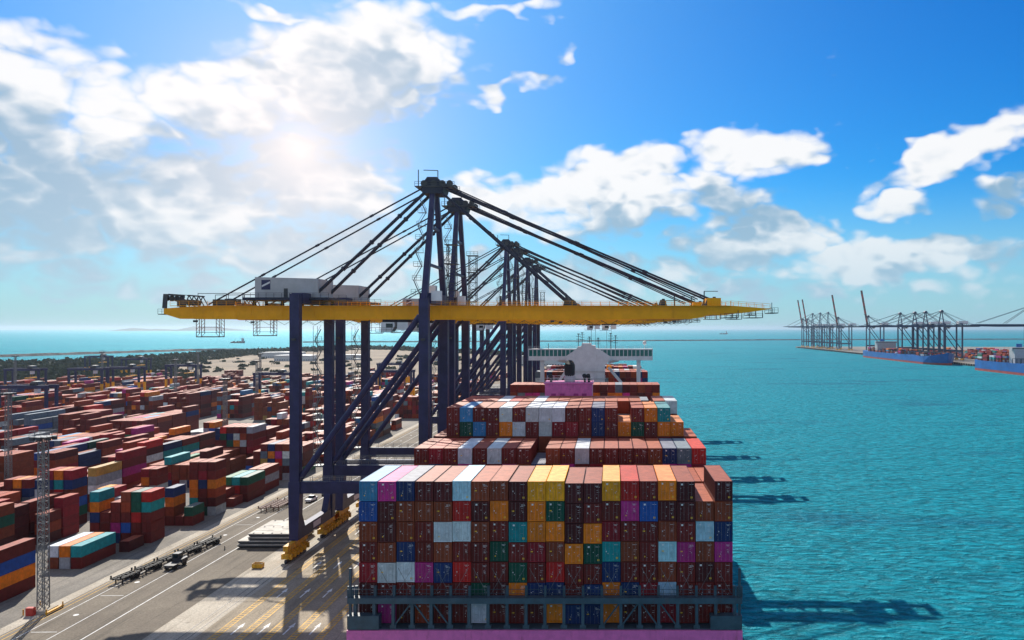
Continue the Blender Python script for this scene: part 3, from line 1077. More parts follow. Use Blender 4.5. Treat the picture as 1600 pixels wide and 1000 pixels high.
    # stays
    for sy in (-1, 1):
        def stayp(a, b, r):
            m = MB()
            m.tube(a, b, r, 6)
            a, b = Vector(a), Vector(b)
            if detail:
                for f in (.25, .5, .75):
                    p, q = a + (b - a) * (f - .008), a + (b - a) * (f + .008)
                    m.tube(p, q, r * 1.5, 6)
            return m
        stayp((-1.2, sy * 2.4, ah + .4), (LX + 2.0, sy * 4.2, 62.6), .42).build('back_stay', stay, g)
        stayp((-1.6, sy * 2.7, ah + 1.2), (-55.3, sy * 3.4, zt + .3), .20).build('back_reach_stay', stay, g)
        if not raised:
            stayp((1.6, sy * 2.4, ah + .3), (33.5, sy * 3.4, zt + .8), .33).build('inner_fore_stay', stay, g)
            stayp((2.2, sy * 2.9, ah + 1.4), (69.8, sy * 3.4, zt + 1.3), .27).build('outer_fore_stay', stay, g)
            if detail:
                stayp((2.2, sy * 2.1, ah + 2.3), (66.0, sy * 2.9, zt + 1.6), .16).build('fore_stay_rope', stay, g)
        else:
            stayp((1.6, sy * 2.4, ah + .3), (8.5, sy * 3.4, ah + 7), .25).build('fore_stay', stay, g)
    # machinery house
    m = MB()
    m.prof([(-43.0, 62.0), (-27.5, 62.0), (-27.5, 66.6), (-43.0, 67.0)], -5.2, 5.2)
    house = m.build('machinery_house', GREYW if detail else WHITE, g)
    m = MB()
    m.box(-45.5, -24.5, -6.4, 6.4, 61.3, 61.95)
    if detail:
        m.rail((-45.5, -6.3, 61.95), (-24.5, -6.3, 61.95), 1.1, 1.8, .05)
        m.rail((-45.5, 6.3, 61.95), (-24.5, 6.3, 61.95), 1.1, 1.8, .05)
    for x in (-44, -37, -27):
        for sy in (-1, 1):
            m.box(x - .3, x + .3, sy * 3.4 - .3, sy * 3.4 + .3, zt + .01, 61.3)
    m.build('house_platform', stay, g)
    if detail:
        for sy in (-1, 1):
            yq = sy * 5.2 + (sy * .03)
            m = MB()
            m.box(-41.4, -39.2, min(yq, sy * 5.15), max(yq, sy * 5.15), 63.9, 66.3)
            lg = m.build('logo_panel', NAVY, house)
            m = MB()
            ym = sy * 5.245
            p = [(-41.3, ym, 64.5), (-39.3, ym, 65.5), (-39.3, ym, 65.95), (-41.3, ym, 64.95)]
            m.quad(*(p if sy < 0 else p[::-1]))
            m.build('logo_stripe', STICK_W, lg)
            m = MB()
            m.box(-35.9, -34.9, min(yq, sy * 5.15), max(yq, sy * 5.15), 62.0, 64.2)
            m.build('door', STEEL, house)
        # rear sheaves, baskets under the girder, boom-tip gear
        m = MB()
        for yy in (-4.0, 3.7):
            m.prof([(-66.5, zt - .6), (-65.4, zt - .7), (-65.2, zt + 2.9), (-66.2, zt + 2.9)], yy, yy + .3)
        for yy in (-3.4, -1.2, 1.0, 3.1):
            m.tube((-65.7, yy, zt + 1.9), (-65.7, yy + .3, zt + 1.9), .75, 12)
            m.tube((-61.4, yy, zt + .9), (-61.4, yy + .3, zt + .9), .8, 12)
            m.tube((-61.4, yy + .1, zt - .3), (-60.2, yy + .1, zt + 2.6), .14, 4)
            m.tube((-58.6, yy + .1, zt - .3), (-60.2, yy + .1, zt + 2.6), .14, 4)
        m.box(-66.2, -65.3, -3.7, 3.7, zt + 2.6, zt + 2.9)
        m.box(-60.5, -59.9, -3.6, 3.6, zt + 2.4, zt + 2.7)
        m.box(-63.6, -62.4, -2.6, -.4, zt - .2, zt + 1.3)
        m.box(-68, -65.9, -3.2, 3.2, zt - 2.2, zt - 2.0)
        m.rail((-68, -3.2, zt - 2.0), (-66.0, -3.2, zt - 2.0), 1.2, 1, .05)
        m.tube((-65, -3.9, zt + 2.9), (-57.6, -3.9, zt + 2.4), .1, 4)
        for x0, x1, hh in ((-57.5, -50.5, 3.0), (-50, -46.2, 3.1)):
            for yy in (-4.2, 4.2):
                m.tube((x0, yy, zt), (x0, yy, zt + hh), .08, 4)
                m.tube((x1, yy, zt), (x1, yy, zt + hh), .08, 4)
                m.tube((x0, yy, zt + hh), (x1, yy, zt + hh), .1, 4)
        m.box(-54.5, -52, -3, 3, zt + .01, zt + 1.6)
        m.build('rear_sheave_frame', STEEL, g)
        for x0, x1, zd in ((-57.7, -52.0, 4.3),):
            m = MB()
            for yy in (-4.6, -2.2):
                for x in (x0, x0 + .8, x1 - .8, x1):
                    m.tube((x, yy, zb + .1), (x, yy, zb - zd + (.7 if abs(x - x0) + abs(x - x1) > abs(x1 - x0) - .01 and x in (x0 + .8, x1 - .8) else 0)), .09, 4)
                m.tube((x0, yy, zb - zd), (x1, yy, zb - zd), .16, 4)
                m.tube((x0, yy, zb - zd + 1.1), (x1, yy, zb - zd + 1.1), .07, 4)
                m.tube((x0 + .8, yy, zb - zd + 2.4), (x1 - .8, yy, zb - zd + 2.4), .09, 4)
                for z in np.arange(zb - zd, zb - .3, .9):
                    m.tube((x0, yy, z), (x0 + .8, yy, z + .8), .05, 4)
                    m.tube((x1, yy, z), (x1 - .8, yy, z + .8), .05, 4)
            m.box(x0, x1, -4.6, -2.2, zb - zd - .06, zb - zd + .06)
            m.build('maintenance_basket', RUSTB, g)
        m = MB()
        m.box(68.2, 71.6, -4.3, 4.3, zt + .01, zt + 1.9)
        m.build('stay_anchor', YELLOW, g)
        m = MB()
        m.tube((67.6, -3, zt), (67.6, -3, zt + 3.6), .14, 4)
        m.tube((67.6, -3, zt + 3.6), (71.0, -3, zt + 3.6), .11, 4)
        m.tube((60.2, -3, zt), (60.2, -3, zt + 2.4), .14, 4)
        m.tube((60.2, -3, zt + 2.4), (63.4, -3, zt + 2.4), .11, 4)
        for x, hh in ((33.5, 2.2), (35, 1.5), (68.5, 1.6), (70, 2.2), (57.4, 1.7)):
            m.prof([(x - .9, zt + .05), (x + .9, zt + .05), (x + .3, zt + hh), (x - .3, zt + hh)], -4.1, -2.9)
            m.prof([(x - .9, zt + .05), (x + .9, zt + .05), (x + .3, zt + hh), (x - .3, zt + hh)], 2.9, 4.1)
        m.tube((17.2, -4.4, zt), (17.2, -4.4, zt + 2.4), .3, 4)
        m.box(out - 1.1, out + .9, -3.5, 3.5, zt - 1.9, zt - 1.7)
        m.rail((out - 1.1, -3.4, zt - 1.7), (out + .9, -3.4, zt - 1.7), 1.2, 1.0, .05)
        m.rail((out - 1.1, 3.4, zt - 1.7), (out + .9, 3.4, zt - 1.7), 1.2, 1.0, .05)
        m.tube((out - .5, -2.5, zt - 1.7), (out - .5, -2.5, zt + .8), .08, 4)
        m.build('boom_gear', STEEL, g)
        for x in (72.5, 78.5):
            m = MB()
            m.box(x, x + 3.4, -4.5, 4.5, zb + .35, zb + .5)
            for yy in (-4.4, 4.4):
                m.rail((x, yy, zb + .5), (x + 3.4, yy, zb + .5), 1.0, 1.6, .05)
                m.tube((x + 3.3, yy, zb + .5), (x + 3.3, yy, zb + 2.2), .08, 4)
            m.build('boom_platform', STEEL, g)
        # stair towers: beside a landside leg and up the A-frame
        m = MB()
        z = 18.2
        k = 0
        while z < 54:
            x0, x1 = LX - 3.4, LX - 1.2
            m.box(x0, x1, HY - 2.3, HY + .6, z - .06, z)
            m.rail((x0, HY - 2.3, z), (x1, HY - 2.3, z), 1.1, 1.1, .045)
            m.rail((x0, HY - 2.3, z), (x0, HY + .6, z), 1.1, 1.4, .045)
            a, b = (x0 + .3, x1 - .3) if k % 2 else (x1 - .3, x0 + .3)
            m.tube((a, HY - 1.9, z), (b, HY - 1.9, z + 3.0), .14, 4)
            m.tube((a, HY - 1.9, z + 1.0), (b, HY - 1.9, z + 4.0), .05, 4)
            z += 3.0
            k += 1
        m.tube((LX - 3.4, HY - 2.3, 18.0), (LX - 3.4, HY - 2.3, 55), .07, 4)
        m.tube((LX - 3.4, HY + .6, 18.0), (LX - 3.4, HY + .6, 55), .07, 4)
        m.build('stair_tower', GALV, g)
        m = MB()
        z = 62.6
        k = 0
        while z < ah - 3:
            f = (z - 61) / (ah - 61)
            yl = -((HY - .2) * (1 - f) + 2.1 * f)
            x0, x1 = -3.2, -1.1
            m.box(x0, x1, yl - .5, yl + .7, z - .05, z)
            m.rail((x0, yl - .5, z), (x1, yl - .5, z), 1.1, 1.0, .05)
            f2 = (z + 3.4 - 61) / (ah - 61)
            y2 = -((HY - .2) * (1 - f2) + 2.1 * f2)
            a, b = (x0 + .2, x1 - .2) if k % 2 else (x1 - .2, x0 + .2)
            m.tube((a, yl, z), (b, y2, z + 3.4), .12, 4)
            m.tube((a, yl, z + 1), (b, y2, z + 4.4), .05, 4)
            z += 3.4
            k += 1
        m.build('apex_ladder', GALV, g)
        m = MB()
        m.box(1.3, 3.6, -HY + 1, -HY + 3, 61.0, 63.4)
        m.box(-3.4, -1.4, HY - 4, HY - 2, 62.9, 65.6)
        m.build('electrical_cabinet', WHITE, g)
    if detail:
        m = MB()
        for x in list(np.arange(-60, 1, 3.9)) + list(np.arange(5, 72, 3.9)):
            for sy in (-1, 1):
                yo = sy * 4.15
                m.box(x - .05, x + .05, min(yo, yo + sy * .07), max(yo, yo + sy * .07), zb + .3, zt - .3)
        for sy in (-1, 1):
            yo = sy * 4.15
            m.box(-60, 70, min(yo, yo + sy * .16), max(yo, yo + sy * .16), zb + 2.25, zb + 2.35)
        m.build('girder_stiffener', girder, g)
        m = MB()
        for x in np.arange(-50, 66, 4.0):
            m.tube((x, 4.9, zb + .2), (x, 4.9, zb - .5), .06, 4)
            m.tube((x, 4.9, zb - .1), (x + 2, 4.9, zb - 1.3), .05, 4)
            m.tube((x + 2, 4.9, zb - 1.3), (x + 4, 4.9, zb - .1), .05, 4)
        m.tube((-50, 4.9, zb + .1), (66, 4.9, zb + .1), .08, 4)
        m.build('cable_festoon', STEEL, g)
        m = MB()
        for x in (2.0, 4.2):
            for y in (5.0, 7.2):
                m.tube((x, y, zt + .2), (x, y, 76), .11, 4)
        for k in range(8):
            z = zt + .4 + k * 1.9
            m.tube((2.0, 5.0, z), (4.2, 5.0, z + 1.9), .06, 4)
            m.tube((2.0, 7.2, z + 1.9), (4.2, 7.2, z), .06, 4)
            m.tube((2.0, 5.0, z), (2.0, 7.2, z + 1.9), .06, 4)
            m.box(2.0, 4.2, 4.95, 5.05, z, z + .1)
            m.box(2.0, 4.2, 7.15, 7.25, z, z + .1)
        m.box(1.4, 4.8, 4.6, 7.6, 71.0, 71.15)
        m.rail((1.4, 4.6, 71.15), (4.8, 4.6, 71.15), 1.1, 1.1, .05)
        m.box(1.4, 4.8, 4.6, 7.6, 76.0, 76.15)
        m.rail((1.4, 4.6, 76.15), (4.8, 4.6, 76.15), 1.1, 1.1, .05)
        m.build('boom_hoist_tower', STEEL, g)
        for sy in (-1, 1):
            m = MB()
            for z in (24, 32, 40, 48):
                m.box(LX - 1.16, LX + 1.16, sy * HY - 1.03, sy * HY + 1.03, z, z + .14)
                m.box(-1.16, 1.16, sy * HY - 1.03, sy * HY + 1.03, z, z + .14)
            m.build('leg_splice', navy, g)
        for x, y in ((-58, -4.4), (-30.6, -12.3), (0, -12.3), (30, -4.4), (60, -4.4)):
            m = MB()
            z = zb - .2 if abs(y) < 5 else 52
            m.box(x - .45, x + .45, y - .35, y + .25, z - .5, z)
            m.build('floodlight', STEEL, g)
    # trolley and cab
    m = MB()
    m.box(trolley - 3.5, trolley + 3.5, -2.5, 2.5, zb - .7, zb + .1)
    m.build('trolley', stay, g)
    m = MB()
    cx0 = trolley - 3.2
    m.prof([(cx0, zb - 3.0), (cx0 + 2.6, zb - 3.0), (cx0 + 3.3, zb - 1.8), (cx0 + 3.3, zb - .7), (cx0, zb - .7)], -4.6, -1.4)
    m.box(cx0 + 3.9, cx0 + 6.6, -4.4, -1.8, zb - 2.6, zb - .7)
    cab = m.build('operator_cab', WHITE, g)
    m = MB()
    m.box(cx0 + 1.2, cx0 + 2.9, -4.64, -1.36, zb - 2.0, zb - 1.0)
    m.build('window', GLASS, cab)
    if detail:
        m = MB()
        m.box(cx0 - 1.2, cx0 + 4, -5.2, -1.0, zb - 3.2, zb - 3.05)
        m.rail((cx0 - 1.2, -5.1, zb - 3.05), (cx0 + 4, -5.1, zb - 3.05), 1.0, 1.2, .04)
        m.build('cab_platform', STEEL, g)
    return g


def hang_spreader(g, trolley, zdrop):
    m = MB()
    for dx in (-1.2, 1.2):
        for dy in (-.9, .9):
            m.tube((trolley + dx, dy * 2.2, 55.9), (trolley + dx * .8, dy, 56.6 - zdrop), .05, 4)
    m.build('hoist_rope', STEEL, g)
    m = MB()
    m.box(trolley - 1.1, trolley + 1.1, -1.6, 1.6, 55.8 - zdrop, 56.6 - zdrop)
    m.box(trolley - .5, trolley + .5, -6.0, 6.0, 54.9 - zdrop, 55.5 - zdrop)
    for sy in (-1, 1):
        m.box(trolley - 1.2, trolley + 1.2, sy * 5.9 - .2, sy * 5.9 + .2, 54.7 - zdrop, 55.5 - zdrop)
    m.build('spreader', YELLOW, g)


XW = -44.5
CGRP = 'quay cranes over the pink ship'
WORDS = ['nearest the ship\'s stern', 'second from the ship\'s stern', 'third from the ship\'s stern', 'fourth from the ship\'s stern', 'fifth from the ship\'s stern', 'last towards the ship\'s bow']
cr = make_crane('navy quay crane with yellow boom, nearest the ship\'s stern', CGRP)
for k, yc in enumerate((196, 226.5, 331, 365, 415, 462)):
    c = cr if k == 0 else copy_tree(cr)
    c.location = (XW, yc, QZ)
    c['label'] = 'navy quay crane with yellow boom, ' + WORDS[k]
    if k in (3, 4):
        dx = (52.5, 44)[k - 3]
        for ch in c.children:
            if ch.name.split('.')[0] in ('trolley', 'operator_cab', 'cab_platform'):
                ch.location.x += dx
        hang_spreader(c, -9.0 + dx, (19.5, 15)[k - 3])


# ------------------------------------------------------------------ container yard
yard_mass = Mass()
taken = []
YG = 'containers stacked in the yard'


def ystack(x, y, L, cols, phrase):
    """cols: strings bottom tier first, first string nearest the quay road; x is the right-hand face"""
    for k, c in enumerate(cols):
        cx = x - 1.25 - 2.62 * k
        for ti, ch in enumerate(c):
            nm = ABBR[ch]
            tw = 'bottom' if ti == 0 else ('top' if ti == len(c) - 1 else NTH[ti + 1])
            rw = f'{NTH[k + 1]} row from road, ' if len(cols) > 1 else ''
            container(cx, y, QZ + ti * 2.6, L, nm, f'{nm} container, {tw} tier, {rw}{phrase}', YG, h=2.58, doors=L < 0, marks=False, top=ti == len(c) - 1)
    taken.append((x - 2.62 * len(cols) - 1, x + 1, y - 1, y + L + 1))


ystack(-119.7, 175.6, 12.19, ['MT', 'HO', 'BW'], 'low block behind light tower')
ystack(-116.4, 196.6, 6.06, ['MMMTR', 'MMRGG', 'MKMUB', 'NPMM', 'MMM', 'RMNOT'], 'stack beside parked trailers')
ystack(-117.2, 188.9, 6.06, ['D'], 'lone box before stack by trailers')
ystack(-121.0, 151.2, 12.19, ['MOKM', 'MMM'], 'block next to light tower base')
ystack(-146.4, 183.2, 12.19, ['DDDD', 'MMMM', 'DMM'], 'dark wall behind light tower')
ystack(-147.0, 196.6, 12.19, ['DDMM', 'MDM'], 'dark wall beside six high stack')
ystack(-147.0, 212.0, 6.06, ['DGKBNC', 'MOGRTO', 'MOMMNC', 'MNRWN'], 'six high stack behind dark wall')
ystack(-169.0, 226.0, 6.06, ['MYNM', 'OGMO', 'MOMM'], 'stack left of six high stack')
ystack(-115.2, 214.0, 6.06, ['MG', 'M', 'MBON', 'NM'], 'stepped stack past parked trailers')
ystack(-114.8, 225.6, 6.06, ['HDUOMM', 'GDMNCM', 'MTOOMM'], 'six high tower beside quay road')
ystack(-114.9, 236.5, 6.06, ['M', 'MM'], 'low pair behind six high tower')
ystack(-113.7, 243.2, 12.19, ['MMG', 'NRT', 'DME'], 'green topped block beside quay road')
ystack(-115.0, 257.0, 12.19, ['MHM', 'BMB'], 'block behind the green topped one')
ystack(-141.0, 305.7, 12.19, ['MMCCMH', 'OMMWUM', 'MOMOWM', 'MOMGNM', 'MMMMGR'], 'broad six high block by blue building')
ystack(-141.0, 318.8, 12.19, ['MMMMM', 'MMMMM'], 'maroon block behind the broad one')
ystack(-127.8, 190.5, 12.19, ['C', 'M'], 'low pair behind teal topped block')
ystack(-142.0, 226.0, 6.06, ['OW', 'MBC', 'MBA'], 'short stack behind six high stack')
ystack(-142.0, 243.0, 6.06, ['MHMM', 'MMOC', 'NM'], 'stack behind the stepped one')


def free(x0, x1, y0, y1):
    return all(x1 < a or x0 > b or y1 < c or y0 > d for a, b, c, d in taken)


MIX = ['maroon'] * 16 + ['dark maroon'] * 9 + ['brown'] * 8 + ['crimson'] * 6 + ['rust red'] * 8 + ['red'] * 2 + ['orange'] * 4 + ['magenta'] * 2 + ['navy'] * 3 + ['blue', 'steel blue', 'teal', 'dark green', 'green', 'slate grey', 'slate grey', 'grey', 'grey', 'white', 'white', 'ochre']
yr = random.Random(21)
BUILD1 = (-206, -178, 352, 392)
CROSS = [(426, 458), (640, 664)]
bx = -115.2
for blk in range(16):
    y = 128.0 if blk > 0 else 269.0
    left, mean, same, L = 0, 3, None, 12.19
    while y < 860:
        if any(a - 13 < y < b for a, b in CROSS):
            y += 4
            left = 0
            continue
        if left <= 0:                       # a new aligned group of bays, mostly after a gap
            left = yr.choice((1, 2, 2, 3, 4))
            L = 6.06 if yr.random() < .3 else 12.19
            if y < 330:
                mean = yr.choice((2.0, 3.0, 3.6, 4.4))
            elif y < 520:
                mean = yr.choice((1.6, 3.0, 4.0, 4.6, 5.0))
            elif y < 680:
                mean = yr.choice((.3, .8, 1.6, 2.2, 2.8))
            else:
                mean = yr.choice((0, 0, .4, 1.6, 2.6))
            same = yr.choice(('maroon', 'brown', 'dark maroon', 'rust red', 'crimson', 'brown', 'maroon', 'orange', 'maroon', 'slate grey')) if yr.random() < .45 else None
            if yr.random() < .72:
                y += 9.0
        left -= 1
        for k in range(6):
            x = bx - 2.62 * k
            if not free(x - 2.5, x, y, y + L) or (BUILD1[0] < x < BUILD1[1] and BUILD1[2] - 12 < y < BUILD1[3]):
                continue
            if blk in (2, 3) and 345 < y < 420:
                continue
            n = max(0, min(6, int(round(yr.gauss(mean, .55)))))
            for ti in range(n):
                yard_mass.add(x - 1.25, y, QZ + ti * 2.6, L, 2.58, same if same and yr.random() < .75 else yr.choice(MIX), top=ti == n - 1)
        y += L + .7
    bx -= 27.0
yard_mass.build('yard_containers', 'sea of stacked maroon and mixed containers filling the yard behind')


# ------------------------------------------------------------------ light towers
def make_light_tower():
    g = thing('light_tower', '', 'light tower', (0, 0, 0), 0, 'lattice light towers in the yard')
    m = MB()
    w0, w1, H = .70, .58, 33.5
    def cn(z, sx, sy):
        w = w0 + (w1 - w0) * z / H
        return (sx * w, sy * w, z)
    cs = [(-1, -1), (1, -1), (1, 1), (-1, 1)]
    for sx, sy in cs:
        m.tube(cn(.6, sx, sy), cn(H, sx, sy), .11, 5)
    m.build('lattice_leg', GALV, g)
    m = MB()
    n = 24
    for k in range(n):
        z0, z1 = .6 + (H - .6) * k / n, .6 + (H - .6) * (k + 1) / n
        for i in range(4):
            a, b = cs[i], cs[(i + 1) % 4]
            m.tube(cn(z0, *a), cn(z1, *b), .055, 4)
            m.tube(cn(z0, *b), cn(z1, *a), .055, 4)
            m.tube(cn(z1, *a), cn(z1, *b), .055, 4)
    m.build('lattice_brace', GALV, g)
    m = MB()
    m.box(-1.7, 1.7, -1.4, 1.4, H, H + .14)
    for a, b in (((-1.7, -1.4), (1.7, -1.4)), ((1.7, -1.4), (1.7, 1.4)), ((1.7, 1.4), (-1.7, 1.4)), ((-1.7, 1.4), (-1.7, -1.4))):
        m.rail((a[0], a[1], H + .14), (b[0], b[1], H + .14), 1.1, 1.1, .04)
    m.build('head_platform', GALV, g)
    for k in range(8):
        a = 2 * math.pi * k / 8 + .2
        x, y = 2.0 * math.cos(a), 1.65 * math.sin(a)
        m = MB()
        m.box(x - .36, x + .36, y - .25, y + .25, H - .55, H + .15)
        m.build('floodlight', STEEL, g)
    m = MB()
    m.box(-1.7, 1.7, -1.7, 1.7, 0, .6)
    m.build('foot', CONCL, g)
    m = MB()
    m.box(-1.5, -.1, -2.6, -1.75, 0, 1.5)
    m.build('switch_cabinet', RED, g)
    m = MB()
    for x, y in ((2.2, -2.2), (2.2, 2.2), (-2.2, 2.2), (-2.2, -2.2)):
        m.tube((x, y, 0), (x, y, 1.15), .12, 8)
    m.box(1.95, 2.45, -2.2, 2.2, .25, .55)
    m.build('guard_rail', BOGIE, g)
    return g


lt = make_light_tower()
TL = [((-109.2, 149.4), 'grey lattice light tower at edge of quay road'), ((-194, 250), 'grey lattice light tower among near stacks away from quay road'), ((-160, 322), 'grey lattice light tower beside the blue roofed building block'),
      ((-451, 588), None), ((-452, 690), None), ((-360, 677), None), ((-291, 519), None), ((-289, 640), None), ((-228, 500), None), ((-330, 415), None), ((-128, 640), None)]
for k, ((x, y), lb) in enumerate(TL):
    c = lt if k == 0 else copy_tree(lt)
    c.location = (x, y, QZ)
    c['label'] = lb or 'distant grey lattice light tower rising among the yard stacks'


# ------------------------------------------------------------------ yard gantries
def make_rtg():
    g = thing('yard_gantry', '', 'gantry crane', (0, 0, 0), 0, 'rubber tyred gantries in the yard')
    W, D, H = 26.5, 8.0, 20.5
    for sx in (0, 1):
        for sy in (-1, 1):
            x, y = sx * W, sy * D / 2
            m = MB()
            m.box(x - .75, x + .75, y - .6, y + .6, 9.6, H)
            lg = m.build('leg', NAVY, g)
            m = MB()
            m.box(x - .82, x + .82, y - .67, y + .67, 1.9, 9.6)
            m.build('lower_leg', YELLOW, g)
            for dy in (-1.0, 1.0):
                m = MB()
                m.tube((x - .3, y + dy, .75), (x + .3, y + dy, .75), .75, 14)
                m.build('tyre', BLACK, g)
        m = MB()
        m.box(sx * W - .5, sx * W + .5, -D / 2 - 1.8, D / 2 + 1.8, 1.1, 1.9)
        m.build('sill_beam', NAVY, g)
    for sy in (-1, 1):
        m = MB()
        m.box(-1.2, W + 1.2, sy * D / 2 - .6, sy * D / 2 + .6, H, H + 1.8)
        gd = m.build('top_girder', NAVY, g)
        m = MB()
        m.rail((-1.2, sy * (D / 2 + .4), H + 1.5), (W + 1.2, sy * (D / 2 + .4), H + 1.5), 1.1, 2.2, .06)
        m.build('handrail', NAVY, gd)
    m = MB()
    m.box(15.5, 21.5, -4.2, 4.2, H + 1.5, H + 2.0)
    m.prof([(16, H + 2), (21, H + 2), (20.2, H + 3.8), (17.2, H + 4.1)], -2.6, 2.6)
    m.tube((17, -3, H + 2.8), (20, -3, H + 2.8), .8, 10)
    m.build('trolley', STEEL, g)
    m = MB()
    m.box(19.2, 21.4, -3.4, -1.2, H - 2.6, H - .1)
    m.build('operator_cab', WHITE, g)
    m = MB()
    for dx in (-1, 1):
        m.tube((18 + dx, 0, H + 1.6), (18 + dx, 0, 15.2), .06, 4)
    m.box(16.8, 19.2, -6, 6, 14.6, 15.2)
    m.build('spreader', YELLOW, g)
    return g


rt = make_rtg()
RL = [(-343.5, 440, 'navy and yellow gantry straddling stacks beside the blue canopy shed'), (-482, 622, 'navy gantry with yellow lower legs, farthest from the quay in its row'),
      (-437, 630, 'navy gantry with yellow legs, front one of an overlapping pair'), (-418, 648, 'navy gantry with yellow legs, rear one of an overlapping pair'),
      (-610, 905, 'far navy gantry standing among the woodland edge, farthest from the quay'), (-523, 834, 'far navy gantry before the woodland, on the sandy ground side'),
      (-393, 690, 'navy gantry with yellow legs where woodland meets the sandy ground'), (-258, 566, 'navy and yellow gantry standing deep behind the tallest maroon block'),
      (-180, 600, 'navy gantry seen between the legs of the quay cranes'), (-215, 720, 'distant navy gantry at the sandy ground behind the quay crane legs')]
for k, (x, y, lb) in enumerate(RL):
    c = rt if k == 0 else copy_tree(rt)
    c.location = (x, y, QZ)
    c['label'] = lb or 'distant navy gantry with yellow lower legs over yard stacks'


# ------------------------------------------------------------------ yard buildings
def building(name, label, x0, x1, y0, y1, h, wall, roof, awn=None):
    g = thing(name, label, 'building', (x0, y0, QZ))
    w, d = x1 - x0, y1 - y0
    m = MB()
    m.box(0, w, 0, d, 0, h)
    wl = m.build('wall', wall, g)
    m = MB()
    m.prof([(-.5, h), (w + .5, h), (w + .5, h + .35), (w / 2, h + 1.0), (-.5, h + .35)], -.5, d + .5)
    m.build('roof', roof, g)
    n = int(d / 4)
    for k in range(n):
        m = MB()
        m.box(w - .05, w + .06, 1.4 + k * 4, 3.0 + k * 4, 1.2, 2.6)
        m.build('window', GLASS, g)
    for k in range(int(w / 4)):
        m = MB()
        m.box(1.2 + k * 4, 2.8 + k * 4, -.06, .05, 1.2, 2.6)
        m.build('window', GLASS, g)
    if awn:
        m = MB()
        m.prof([(w * .45, h * .72), (w + .2, h * .62), (w + .2, h * .66), (w * .45, h * .78)], -5.5, -.06)
        for x in (w * .5, w):
            m.tube((x, -5.2, 0), (x, -5.2, h * .64), .12, 6)
        m.build('awning', awn, g)
    return g


building('yard_office', 'low pale yard office with blue awning between container blocks', -201, -185, 364, 384, 5.0, CREAM, GALV, ROOFB)
g = thing('canopy_shed', 'open shed with bright blue roof beside the yard gantry', 'shed', (-314, 428, QZ))
m = MB()
m.prof([(-.5, 8.0), (13.5, 8.0), (13.5, 8.3), (6.5, 9.2), (-.5, 8.3)], -.5, 11.5)
m.build('roof', ROOFB, g)
for x in (0, 13):
    for y in (0, 11):
        m = MB()
        m.box(x - .2, x + .2, y - .2, y + .2, 0, 8)
        m.build('post', GALV, g)
m = MB()
m.box(1, 12, 1, 10, 3.6, 3.9)
m.build('gangway', SHIPBLUE, g)


# ------------------------------------------------------------------ vehicles and gear on the road
def make_trailer(mat, L=6.2):
    g = thing('yard_trailer', '', 'trailer', (0, 0, 0), 0, 'empty trailers parked in line on the road')
    m = MB()
    for x in (-.62, .62):
        m.box(x - .14, x + .14, 0, L, .95, 1.30)
    for y in np.arange(.15, L, 1.15):
        m.box(-1.25, 1.25, y, y + .24, 1.05, 1.24)
    for x in (-1.28, 1.14):
        m.box(x, x + .14, 0, L, 1.06, 1.32)
    m.build('frame', mat, g)
    for y in (.1, L - .3):
        for x in (-1.25, 1.05):
            m = MB()
            m.hull([(x, y, 1.32), (x + .2, y, 1.32), (x + .2, y + .2, 1.32), (x, y + .2, 1.32)], [(x - .08, y, 1.85), (x + .28, y, 1.85), (x + .28, y + .2, 1.85), (x - .08, y + .2, 1.85)])
            m.build('corner_guide', mat, g)
    for y in (L - 1.0, L - 2.2):
        for x in (-1.15, .55):
            m = MB()
            m.tube((x, y, .5), (x + .6, y, .5), .5, 14)
            m.build('wheel', BLACK, g)
    for x in (-.9, .7):
        m = MB()
        m.box(x, x + .2, 1.0, 1.2, 0, .95)
        m.build('landing_leg', mat, g)
    return g


def put_trailer(tr, x, y, rz, label):
    tr.location = (x, y, QZ)
    tr.rotation_euler = (0, 0, rz)
    tr['label'] = label


t0 = make_trailer(BLACK)
ORD = ['at the light tower end', 'second from the light tower', 'third from the light tower', 'fourth from the light tower', 'at the crane end']
rz = math.atan2(-2.2, 28.0)
for k in range(5):
    tr = t0 if k == 0 else copy_tree(t0)
    f = k * 6.7
    put_trailer(tr, -105.1 + .15 * f, 164.6 + f, -math.atan(.15), 'empty black trailer in the parked line, ' + ORD[k])
t1 = make_trailer(RUSTB, 12.0)
put_trailer(t1, -103.2, 229.5, -.06, 'long rust brown skeletal trailer parked on the kerb side of its twin')
t1['group'] = 'long trailers parked past the hatch covers'
t2 = copy_tree(t1)
put_trailer(t2, -100.2, 231.0, -.06, 'long rust brown skeletal trailer parked on the crane side of its twin')


